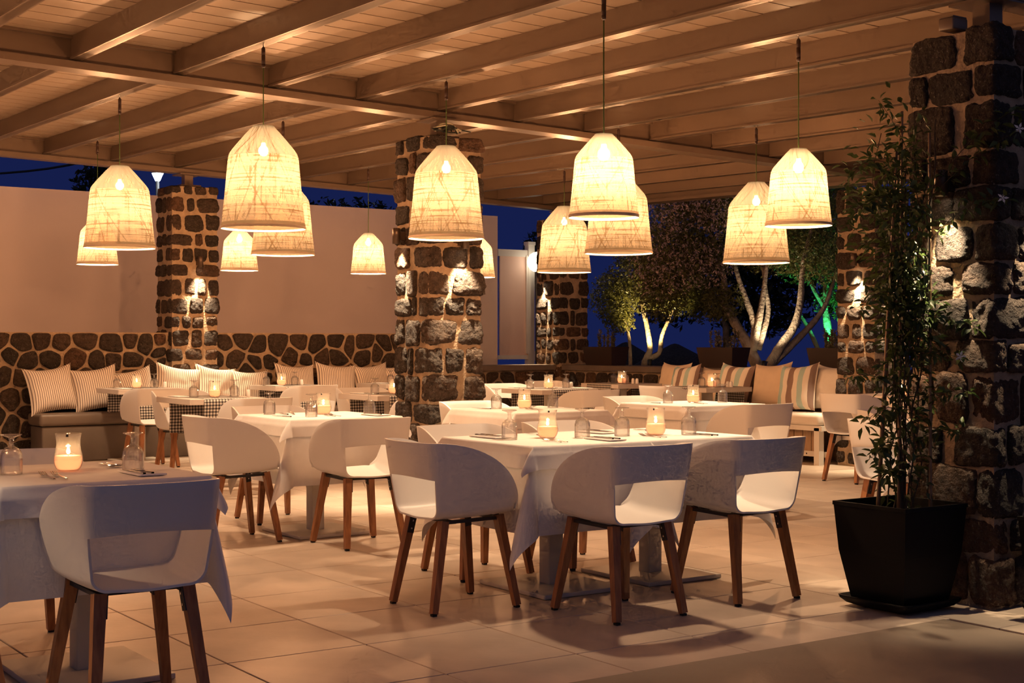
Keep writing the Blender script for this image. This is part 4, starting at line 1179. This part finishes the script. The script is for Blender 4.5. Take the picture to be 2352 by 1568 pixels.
# ------------------------------------------------------------------ jasmine planter
def square_pot(x, y, wt, wb_, h, label, rot=0):
    t = thing('square_planter', label, 'planter', (x, y, 0), rot, 'black square planters')
    a, b = wt / 2, wb_ / 2; z0 = 0.035; mb = MB()
    rings = [(b, z0), (b + 0.006, z0 + .02), (b + (a - b) * .5 + .012, z0 + (h - z0) * .5), (a - .004, h - .02), (a, h - .018), (a, h), (a - .012, h), (a - .016, h - .09)]
    vs = [(sx * r, sy * r, z) for r, z in rings for sx, sy in ((-1, -1), (1, -1), (1, 1), (-1, 1))]
    fs = [(0, 3, 2, 1)] + [(i * 4 + k, i * 4 + (k + 1) % 4, (i + 1) * 4 + (k + 1) % 4, (i + 1) * 4 + k) for i in range(len(rings) - 1) for k in range(4)]
    mb.add(vs, fs); mb.build('pot', 'pot', t)
    n = 7; s = a - .022
    g = [[(-s + 2 * s * i / n, -s + 2 * s * j / n, h - .075 + .008 * noise.noise(Vector((i, j, 1.3)))) for j in range(n + 1)] for i in range(n + 1)]
    MB().grid(g, None, True).build('soil', 'soil', t)
    sa = wb_ / 2
    def rr(r, z, q=0.03):
        o = []
        for cx, cy2, a0 in ((1, 1, 0), (-1, 1, 90), (-1, -1, 180), (1, -1, 270)):
            for k in range(5):
                an = radians(a0 + 90 * k / 4); o.append((cx * (r - q) + q * cos(an), cy2 * (r - q) + q * sin(an), z))
        return o
    R_ = [rr(sa - .01, .004), rr(sa + .03, .02), rr(sa + .05, .04), rr(sa + .055, .055), rr(sa + .047, .055), rr(sa + .03, .036), rr(sa - .01, .03)]
    mb = MB(); n = 20
    mb.add([p for r in R_ for p in r], [(i * n + k, i * n + (k + 1) % n, (i + 1) * n + (k + 1) % n, (i + 1) * n + k) for i in range(len(R_) - 1) for k in range(n)] + [tuple(range(n))[::-1], tuple(6 * n + k for k in range(n))])
    mb.build('saucer', 'pot', t, True)
    return t
square_pot(5.31, 4.50, 0.44, 0.31, 0.50, 'tall black square planter on a saucer before the near pillar')
square_pot(5.78, 3.83, 0.42, 0.30, 0.46, 'black planter cut by the frame edge beside the near pillar')

r = random.Random(21)
vine = thing('jasmine_vine', 'jasmine climbing its canes up the near stone pillar', 'climbing plant', (5.31, 4.50, 0.42))
CR = Vector((c_, -s_, 0))     # sideways as seen from the path
canes = [((-.10, .05), (.05, .06), 1.75), ((-.03, -.02), (.10, .07), 1.95), ((.10, -.10), (.19, -.02), 1.85), ((-.05, .09), (.13, .10), 1.9)]
for (a, b, hgt) in canes:
    pts = [(a[0] + (b[0] - a[0]) * k / 12, a[1] + (b[1] - a[1]) * k / 12, hgt * k / 12) for k in range(13)]
    MB().tube(pts, [0.0085 - 0.003 * k / 12 + (0.0012 if k % 3 == 0 else 0) for k in range(13)], 8).build('cane', 'cane', vine, True)
stem_pts = []
def climber(x0, y0, x1, y1, h, wob, seed, rad=0.0035, name='stem'):
    rr_ = random.Random(seed); pts = []; n = 26
    for k in range(n + 1):
        f = k / n
        p = Vector((x0 + (x1 - x0) * f, y0 + (y1 - y0) * f, -0.02 + h * f))
        p += Vector((noise.noise(Vector((f * 4, seed, 0))), noise.noise(Vector((f * 4, seed, 7))), 0)) * wob * min(1, f * 5)
        p.x = min(p.x, 0.265)
        pts.append(p)
    MB().tube(pts, [rad * (1 - 0.5 * k / n) for k in range(n + 1)], 6).build(name, 'stem', vine, True)
    return pts
trunk_bundle = []
for i in range(14):
    x0, y0 = r.uniform(-.05, .08), r.uniform(-.06, .06)
    x1, y1 = r.uniform(-.02, .22), r.uniform(-.12, .16)
    trunk_bundle.append(climber(x0, y0, x1, y1, r.uniform(1.55, 1.95), 0.10, 50 + i, r.uniform(.003, .0055)))
sprays = []
def spray(p0, p1, sag, seed):
    rr_ = random.Random(seed); pts = []
    p0, p1 = Vector(p0), Vector(p1)
    for k in range(11):
        f = k / 10; p = p0.lerp(p1, f); p.z += sag * sin(pi * f) + 0.012 * noise.noise(Vector((f * 5, seed, 2))); pts.append(p)
    MB().tube(pts, [0.0022 * (1 - .6 * k / 10) for k in range(11)], 5).build('shoot', 'stem', vine, True)
    return pts
B_ = Vector((5.31, 4.50, 0.42))
def W_(x, y, z): return (x - B_.x, y - B_.y, z - B_.z)
SP = [
 (W_(5.46, 4.46, 1.95), W_(5.62, 4.09, 2.33), .06), (W_(5.46, 4.50, 1.9), W_(5.63, 4.07, 2.24), .04), (W_(5.48, 4.46, 1.75), W_(5.57, 4.12, 1.92), .05),
 (W_(5.36, 4.55, 2.05), W_(5.10, 4.64, 2.02), .09), (W_(5.34, 4.52, 1.95), W_(5.06, 4.66, 1.78), .05), (W_(5.34, 4.5, 1.9), W_(5.12, 4.60, 1.88), .06),
 (W_(5.32, 4.5, 1.5), W_(5.13, 4.60, 1.42), .03), (W_(5.38, 4.5, 1.2), W_(5.49, 4.30, 1.18), .02), (W_(5.3, 4.5, 1.05), W_(5.06, 4.58, 1.10), .02),
 (W_(5.28, 4.48, .95), W_(5.08, 4.52, .88), .02), (W_(5.27, 4.5, .78), W_(5.12, 4.5, .72), .03), (W_(5.4, 4.46, 0.8), W_(5.53, 4.32, .84), .02),
 (W_(5.4, 4.46, .98), W_(5.54, 4.28, 1.02), .02), (W_(5.42, 4.5, 1.35), W_(5.54, 4.25, 1.33), .03), (W_(5.42, 4.5, 2.1), W_(5.3, 4.62, 2.42), .02), (W_(5.30, 4.50, .62), W_(5.16, 4.46, .64), .02),
]
for i, (a, b, sg) in enumerate(SP): sprays.append(spray(a, b, sg, 70 + i))
def leaf_shape(L_, w):
    return [(0, 0, 0), (w * .5, L_ * .35, .10 * L_), (0, L_ * .4, -.02 * L_), (-w * .5, L_ * .35, .10 * L_), (w * .32, L_ * .72, .04 * L_), (-w * .32, L_ * .72, .04 * L_), (0, L_, -.12 * L_)], [(0, 1, 2), (0, 2, 3), (1, 4, 2), (2, 5, 3), (2, 4, 6), (2, 6, 5)]
LEAFME = []
for i in range(4):
    mb = MB(); v, f = leaf_shape(r.uniform(.046, .062), r.uniform(.020, .029)); mb.add(v, f); LEAFME.append(mb.mesh('leaf', 'vine', True))
fol = MB(); n_leaf = 0; spots = []
def leaf_at(p, spread, seed_r):
    d = Vector((r.gauss(0, 1), r.gauss(0, 1), r.gauss(-.25, .8))).normalized()
    return p + d * spread, d
for pts in trunk_bundle:
    for _ in range(240):
        f = r.random() ** 0.62; k = min(len(pts) - 2, int(f * (len(pts) - 1))); p = pts[k].lerp(pts[k + 1], r.random())
        z = p.z + B_.z
        sp_ = 0.02 + 0.05 * r.random() + (0.17 * r.random() if 1.62 < z < 2.42 else 0.03 * r.random())
        q, d = leaf_at(p, sp_, 0)
        if q.x > 0.27: q.x = 0.27 - r.random() * .05
        rc = q.x * c_ - q.y * s_
        if (z > 1.5 and rc > 0.12) or rc > 0.24 or (z < 1.25 and r.random() < .55): continue
        spots.append((q, d))
for pts in sprays:
    for k in range(1, 11):
        for _ in range(4 if k < 10 else 5):
            q, d = leaf_at(pts[k], 0.008 + .02 * r.random(), 0); spots.append((q, d))
r.shuffle(spots)
spots.sort(key=lambda s: s[0].x * s_ + s[0].y * c_ )
for i, (q, d) in enumerate(spots):
    qt = d.to_track_quat('Y', 'Z') @ Quaternion((0, 1, 0), r.uniform(-1, 1))
    if i < 285:
        o = link('leaf', r.choice(LEAFME), vine, q); o.rotation_mode = 'QUATERNION'; o.rotation_quaternion = qt
    else:
        v, f = leaf_shape(r.uniform(.038, .058), r.uniform(.017, .026)); fol.add([q + qt @ Vector(p) for p in v], f)
o = fol.build('foliage', 'vine', vine, True); o['kind'] = 'stuff'
for p in (W_(5.635, 4.075, 2.245), W_(5.50, 4.30, 1.19), W_(5.575, 4.12, 1.925)):
    mb = MB()
    for k in range(5):
        a = 2 * pi * k / 5
        u = Vector((cos(a) * CR.x, cos(a) * CR.y, sin(a))); w = Vector((-sin(a) * CR.x, -sin(a) * CR.y, cos(a)))
        mb.add([Vector((0, 0, 0)), u * .014 + w * .006, u * .030, u * .014 - w * .006], [(0, 1, 2), (0, 2, 3)])
    mb.tube([(0, 0, 0), (s_ * .015, c_ * .015, -.01)], .002, 5)
    o = mb.build('flower', 'petal', vine); o.location = p

# ------------------------------------------------------------------ troughs and shrubs on the low wall
def trough(y0, y1, label, slab_lb):
    t = thing('plant_trough', label, 'planter', (11.49, (y0 + y1) / 2, 0.95), 0, 'brown troughs on the low wall')
    a, b, h = 0.145, (y1 - y0) / 2, 0.24
    mb = MB(); R_ = [(a - .03, b - .04, 0), (a, b, h), (a - .012, b - .012, h), (a - .02, b - .02, h - .04)]
    vs = [(sx * u, sy * v, z) for u, v, z in R_ for sx, sy in ((-1, -1), (1, -1), (1, 1), (-1, 1))]
    mb.add(vs, [(0, 3, 2, 1)] + [(i * 4 + k, i * 4 + (k + 1) % 4, (i + 1) * 4 + (k + 1) % 4, (i + 1) * 4 + k) for i in range(3) for k in range(4)] + [(12, 13, 14, 15)])
    mb.build('trough_body', 'trough', t)
    p = thing('trough_shrub', slab_lb, 'shrub', (11.49, (y0 + y1) / 2, 1.15), 0, 'bushy shrubs in the troughs')
    mb = MB(); st = MB()
    for q in range(9):
        bx, by = r.uniform(-.06, .06), r.uniform(-.2, .2); hh = r.uniform(.14, .26)
        st.tube([(bx, by, 0), (bx * 1.2, by * 1.05, hh)], .004, 5)
        for k in range(120):
            f = r.random(); c = Vector((bx * (1 + .2 * f), by * (1 + .05 * f), hh * f))
            d = Vector((r.gauss(0, 1), r.gauss(0, 1), abs(r.gauss(.8, .6)))).normalized(); L_ = r.uniform(.02, .04)
            w = d.cross(Vector((r.gauss(0, 1), r.gauss(0, 1), 0))).normalized() * .005
            mb.add([c, c + d * L_ * .5 + w, c + d * L_, c + d * L_ * .5 - w], [(0, 1, 2, 3)])
    f = mb.build('foliage', 'shrub', p); f['kind'] = 'stuff'; st.build('stems', 'stem', p)
trough(14.30, 14.92, 'brown trough on the low wall beside the far pillar', 'bushy shrub in the trough beside the far pillar')
trough(12.06, 12.68, 'brown trough on the low wall behind the middle striped cushion', 'bushy upright shrub in the middle trough')
trough(10.28, 10.90, 'brown trough on the low wall tucked behind the bench pillar', 'bushy shrub in the trough lit green, by the bench pillar')

# ------------------------------------------------------------------ garden, trees, shore
gd = MB(); gd.box((14.1, 12.6, 0.42), (4.7, 8.2, 0.86)); o = gd.build('ground', 'earth'); struct(o, 'raised garden bed beyond the low wall')
sea = MB().box((140, 140, -6.0), (260, 260, 0.1)).build('sea', 'sea'); struct(sea, 'dark blue sea at dusk')
shore = MB().box((26, 30, -3.0), (22, 46, 1.0)).build('shore', 'earth'); struct(shore, 'dark shore below the garden')

def tree(name, label, x, y, z0, branches, blobs, n, leafmat, seed, blossoms=None, lsize=.05, droop=.5, group=None):
    rr_ = random.Random(seed)
    t = thing(name, label, 'tree', (x, y, z0), radians(-34.4), group)
    for i, (pts, r0, r1) in enumerate(branches):
        P_ = [Vector(p) for p in pts]; Q = []
        for k in range(len(P_) - 1):
            for q in range(4):
                f = q / 4; a = P_[max(k - 1, 0)]; b = P_[k]; c = P_[k + 1]; d = P_[min(k + 2, len(P_) - 1)]
                Q.append(0.5 * ((2 * b) + (c - a) * f + (2 * a - 5 * b + 4 * c - d) * f * f + (3 * b - a - 3 * c + d) * f ** 3))
        Q.append(P_[-1])
        m = len(Q) - 1
        rad = [(r0 + (r1 - r0) * k / m) * (1 + .14 * noise.noise(Vector((k * .9, seed, i)))) for k in range(m + 1)]
        MB().tube(Q, rad, 10).build('trunk' if i == 0 else 'branch', 'bark', t, True)
    def sprayset(cnt, mat, nm, size, only=None):
        mb = MB()
        bl = blobs if only is None else only
        wts = [b[3] * b[4] for b in bl]
        for _ in range(cnt):
            b = rr_.choices(bl, wts)[0]
            d = Vector((rr_.gauss(0, 1), rr_.gauss(0, 1), rr_.gauss(0, 1))).normalized() * rr_.random() ** 0.45
            c = Vector((b[0] + d.x * b[3], b[1] + d.y * b[3] * 1.1, b[2] + d.z * b[4]))
            dr = Vector((rr_.gauss(0, .7), rr_.gauss(0, .7), -droop + rr_.gauss(0, .55))).normalized()
            L_ = size * rr_.uniform(.6, 1.6)
            for q in range(3):
                e = (dr + Vector((rr_.gauss(0, .5), rr_.gauss(0, .5), rr_.gauss(0, .4)))).normalized()
                w = e.cross(Vector((rr_.gauss(0, 1), rr_.gauss(0, 1), rr_.gauss(0, 1)))).normalized() * L_ * .16
                mb.add([c, c + e * L_ * .55 + w, c + e * L_, c + e * L_ * .55 - w], [(0, 1, 2, 3)])
        o = mb.build(nm, mat, t); o['kind'] = 'stuff'
    sprayset(n, leafmat, 'foliage', lsize)
    if blossoms: sprayset(blossoms[0], 'blossom', 'blossoms', lsize * .9, blossoms[1])
    return t

tree('flowering_tree', 'big pale flowering tree with a forked trunk behind the cushions', 13.5, 13.77, 0.85, [
  ([(0, 0, 0), (-.05, 0, .05), (-.10, 0, .15), (-.22, .05, .42), (-.40, .1, .74), (-.50, .1, .92), (-.50, .1, 1.25), (-.64, .2, 1.8)], .105, .03),
  ([(-.13, 0, .28), (-.10, .02, .62), (-.20, .05, .95), (-.33, .1, 1.35), (-.45, .1, 1.9)], .062, .02),
  ([(-.12, 0, .32), (-.06, -.03, .65), (.0, -.05, 1.0), (.04, -.05, 1.35), (.1, 0, 1.9)], .058, .02),
  ([(-.06, 0, .30), (.03, .03, .58), (.09, .05, .85), (.05, .05, 1.15), (.0, .1, 1.6)], .05, .02),
  ([(.03, 0, 0), (.10, 0, .10), (.25, -.03, .36), (.42, -.05, .62), (.50, -.05, .95), (.55, 0, 1.45), (.70, .1, 2.0)], .085, .025),
  ([(.10, 0, .08), (.42, .05, .38), (.72, .1, .68), (.90, .15, .95), (1.05, .2, 1.4)], .06, .02)],
  [(-1.25, 0, 1.55, .55, .55), (-1.0, .2, 2.2, .6, .55), (-.5, .1, 2.4, .6, .5), (.1, 0, 2.35, .6, .55), (.7, .1, 2.2, .55, .55), (.75, 0, 1.55, .42, .4), (-1.35, .1, 1.05, .4, .38), (-.75, 0, 1.55, .42, .35), (.15, .3, 1.65, .5, .35), (-1.2, .2, 2.8, .5, .4), (-.2, .3, 2.95, .8, .4), (.9, .3, 2.8, .6, .4), (-.55, 0, .95, .3, .3)],
  24000, 'tamarisk', 5, (3600, [(-1.35, -.2, 1.5, .5, .55), (-1.15, -.2, 2.3, .5, .5), (-.8, -.2, 1.45, .4, .35), (-.6, -.2, 2.2, .4, .45), (-1.4, -.2, 2.9, .4, .4)]), .042)
tree('lit_tree', 'feathery yellow green tree lit from below beside the far pillar', 13.15, 15.75, 0.85, [
  ([(-.02, 0, 0), (-.03, 0, .12), (.04, 0, .30), (.0, .03, .62), (-.05, .05, .95), (.04, .1, 1.4)], .062, .018),
  ([(.0, 0, .16), (.17, -.03, .24), (.21, -.05, .50), (.34, -.05, .80), (.5, 0, 1.15)], .045, .014),
  ([(-.03, 0, .70), (-.10, .05, 1.0), (-.16, .1, 1.4)], .024, .01),
  ([(-.24, 0, 0), (-.26, 0, .45), (-.34, .05, .75), (-.48, .1, 1.1)], .03, .012)],
  [(-.1, 0, 1.25, .6, .42), (.45, 0, 1.2, .55, .42), (-.5, 0, 1.05, .35, .38), (.1, .1, 1.7, .6, .35), (.85, 0, 1.0, .35, .33), (-.4, .1, .75, .25, .25)],
  12000, 'tamarisk', 6, None, .04)
tree('green_lit_tree', 'tree with its trunk lit green next to the bench pillar', 15.0, 14.0, 0.85, [
  ([(0, 0, 0), (.03, 0, .4), (-.02, 0, .75), (-.03, .05, 1.1), (.10, .1, 1.7)], .085, .02),
  ([(-.02, 0, .85), (-.18, .03, 1.12), (-.35, .1, 1.5)], .035, .015),
  ([(-.05, 0, .1), (-.25, .0, .55), (-.42, .05, .85)], .04, .02)],
  [(-.3, 0, 1.7, .55, .5), (.2, 0, 1.6, .45, .5), (-.1, .1, 2.4, .7, .6), (-.7, .1, 2.2, .5, .5), (.2, .2, 1.0, .35, .3)],
  12000, 'tamarisk', 7, None, .042)
def backtree(lb, x, y, z0, ht, blobs, n, seed):
    tree('dark_tree', lb, x, y, z0, [([(0, 0, 0), (.05, 0, ht * .5), (-.05, 0, ht)], .12, .04)], blobs, n, 'darkleaf', seed, None, .12, .1, 'dark trees beyond the walls')
backtree('dark tree showing over the white wall between the pillars', 13.0, 24.2, 0, 3.2, [(-.3, 0, 3.3, 1.3, .75), (.9, 0, 3.2, 1.0, .7), (-1.2, 0, 3.2, .6, .5)], 2600, 31)
backtree('dark treetop just over the white wall by the street lamp', 8.4, 25.5, 0, 4.2, [(0, 0, 4.2, .5, .55), (.3, 0, 3.9, .4, .4)], 700, 32)
backtree('dark spiky tree over the framed pink board', 17.8, 25.0, -.5, 3.4, [(0, 0, 3.6, .35, .6), (.3, 0, 3.2, .4, .4), (-.3, 0, 3.2, .4, .4)], 800, 33)
backtree('dark dense tree behind the flowering tree', 16.4, 17.6, -2.5, 5.5, [(0, 0, 5.2, 1.3, 1.0), (1.0, 0, 5.0, 1.1, 1.0), (-.9, 0, 4.6, .7, .6), (.5, 0, 4.2, .8, .4)], 4200, 34)

def uplight(x, y, z, tx, ty, tz, pw, col, mat, label, spot=75):
    t = thing('ground_uplight', label, 'garden light', (x, y, z), 0, 'garden uplights')
    d = Vector((tx - x, ty - y, tz - z)).normalized(); q = d.to_track_quat('-Z', 'Y')
    mb = MB(); mb.lathe([(0, -.05), (.03, -.05), (.034, -.02), (.038, .04), (.034, .04), (.034, .032), (0, .032)], 16); b = mb.build('housing', 'black', t, True)
    b.rotation_mode = 'QUATERNION'; b.rotation_quaternion = d.to_track_quat('Z', 'Y')
    g = MB().disc(.033, .034, 16).build('lens', mat, t); g.rotation_mode = 'QUATERNION'; g.rotation_quaternion = d.to_track_quat('Z', 'Y')
    MB().tube([(0, 0, -.10), (0, 0, -.03)], .006, 6).build('spike', 'black', t)
    l = lamp('uplight_light', 'SPOT', d * .05, pw, col, t, .03, spot, .6); l.rotation_mode = 'QUATERNION'; l.rotation_quaternion = q
M['greenlens'] = emat('green_uplight_glow', (0.1, 1.0, 0.4), 8.0)
uplight(13.32, 13.55, .96, 13.75, 13.55, 2.3, 120, (1.0, .78, .50), 'uplens', 'bright garden uplight at the fork of the flowering tree', 80)
uplight(12.95, 15.45, .96, 13.25, 15.85, 2.3, 260, (1.0, .72, .28), 'uplens', 'garden uplight under the feathery lit tree', 85)
uplight(14.75, 13.7, .96, 15.05, 14.05, 2.3, 170, (0.05, 1.0, 0.32), 'greenlens', 'green garden uplight behind the bench pillar', 70)

def parasol(x, y, ztop, rad, label):
    t = thing('thatched_parasol', label, 'parasol', (x, y, -2.5), rnd.uniform(0, 3), 'thatched beach parasols')
    h = ztop + 2.5
    def mod(r_, z, a): return r_ * (1 + .05 * sin(a * 17) + .03 * sin(a * 31))
    MB().lathe([(0, h), (.08, h - .02), (rad * .5, h - .24), (rad, h - .55), (rad * .97, h - .62), (rad * .45, h - .30), (0, h - .1)], 48, mod=mod).build('canopy', 'thatch', t, True)
    MB().tube([(0, 0, 0), (0, 0, h - .1)], .045, 8).build('pole', 'bark', t)
parasol(19.1, 22.0, 1.22, 1.0, 'dark thatched beach parasol seen left of the flowering tree trunk')
parasol(17.75, 19.35, 1.15, 0.9, 'dark thatched beach parasol seen under the flowering tree')
parasol(19.6, 24.2, 1.25, 0.9, 'dark thatched beach parasol seen under the feathery lit tree')

# framed board, globe lamp, street lamp, wires
fb = thing('framed_board', 'pale pink board in a white timber frame beyond the low wall', 'panel', (11.73, 17.05, 0))
MB().box((0, 0, 1.80), (0.56, 0.03, 1.50)).build('board_panel', 'pink', fb)
MB().box((0.26, 0, 1.50), (0.11, 0.10, 2.36)).build('post', 'white_paint', fb)
MB().box((0.26, 0, 2.70), (0.13, 0.12, 0.05)).build('post_cap', 'white_paint', fb)
MB().box((-0.02, 0.0, 2.55), (0.60, 0.06, 0.10)).build('rail', 'white_paint', fb); MB().box((-0.02, 0.0, 1.03), (0.60, 0.06, 0.06)).build('rail', 'white_paint', fb)
MB().box((0.19, -.02, 1.80), (0.035, 0.05, 1.44)).build('stile', 'white_paint', fb)
MB().box((0.42, 0, 1.05), (0.28, 0.08, 0.14)).build('rail', 'white_paint', fb)
gl = thing('globe_lamp', 'round white globe lamp glowing behind the far pillar', 'lamp', (11.97, 16.83, 2.42))
MB().lathe([(0, -.15), (.06, -.137), (.106, -.106), (.137, -.06), (.15, 0), (.137, .06), (.106, .106), (.06, .137), (0, .15)], 24).build('globe', 'globe', gl, True)
MB().tube([(0, 0, -2.4), (0, 0, -.13)], .03, 8).build('pole', 'black', gl)
lamp('globe_light', 'POINT', (-.15, -.55, -.3), 4, (1, .75, .5), gl, .05)
sl = thing('street_lamp', 'bright white street lamp over the white wall', 'street lamp', (10.75, 29.0, 0))
MB().tube([(0, 0, 0), (0, 0, 4.66)], [.06, .04], 8).build('pole', 'black', sl)
MB().lathe([(0.0, 4.93), (.06, 4.91), (.14, 4.83), (.13, 4.82), (0, 4.83)], 12).build('cap', 'black', sl)
MB().lathe([(0, 4.66), (.05, 4.665), (.11, 4.80), (.12, 4.82), (0, 4.825)], 12).build('lantern', 'street', sl, True)
lamp('street_light', 'POINT', (0, -.4, 4.6), 60, (.85, .93, 1.0), sl, .1)
w = MB(); w.tube([(6.0 + 2.2 * k / 12, 24.0 - 6 * k / 12, 4.0 + .9 * k / 12 - .35 * sin(pi * k / 12)) for k in range(13)], .018, 6)
tag(w.build('overhead_wire', 'cable', None, True), 'dark overhead wire crossing the sky above the white wall', 'wire')
cb = thing('cable_bundle', 'tangle of cables on top of the middle pillar', 'cable', (5.96, 9.60, 2.90))
for i in range(9):
    a = random.Random(400 + i); pts = []
    x0, x1 = a.uniform(-.24, -.05), a.uniform(-.02, .12); hh = a.uniform(.005, .03) if i > 0 else .07
    for k in range(15):
        f = k / 14; pts.append((x0 + (x1 - x0) * f, -.10 + a.uniform(-.01, .01) + .04 * sin(f * 6 + i), .012 + hh * sin(pi * f) + .008 * (i % 4)))
    MB().tube(pts, .006, 6).build('cable', 'cable' if i % 3 else 'cable_pale', cb, True)
jb = thing('junction_box', 'small grey junction box on top of the near pillar', 'box', (5.65, 4.46, 2.765))
link('body', bevelled('body', (.11, .09, .06), .008, 'beam', 2), jb, (0, 0, .03)); MB().box((0, 0, .063), (.10, .08, .006)).build('lid', 'beam', jb)
sp = thing('wall_speaker', 'white loudspeaker under the roof at the far pillar', 'speaker', (11.20, 15.22, 2.74))
link('body', bevelled('body', (.15, .16, .24), .02, 'white_paint', 3), sp, (0, 0, .12)); MB().box((-.077, 0, .12), (.006, .13, .21)).build('grille', 'cream', sp)
print('objects', len(bpy.data.objects), 'tris', sum(len(m.polygons) for m in bpy.data.meshes))
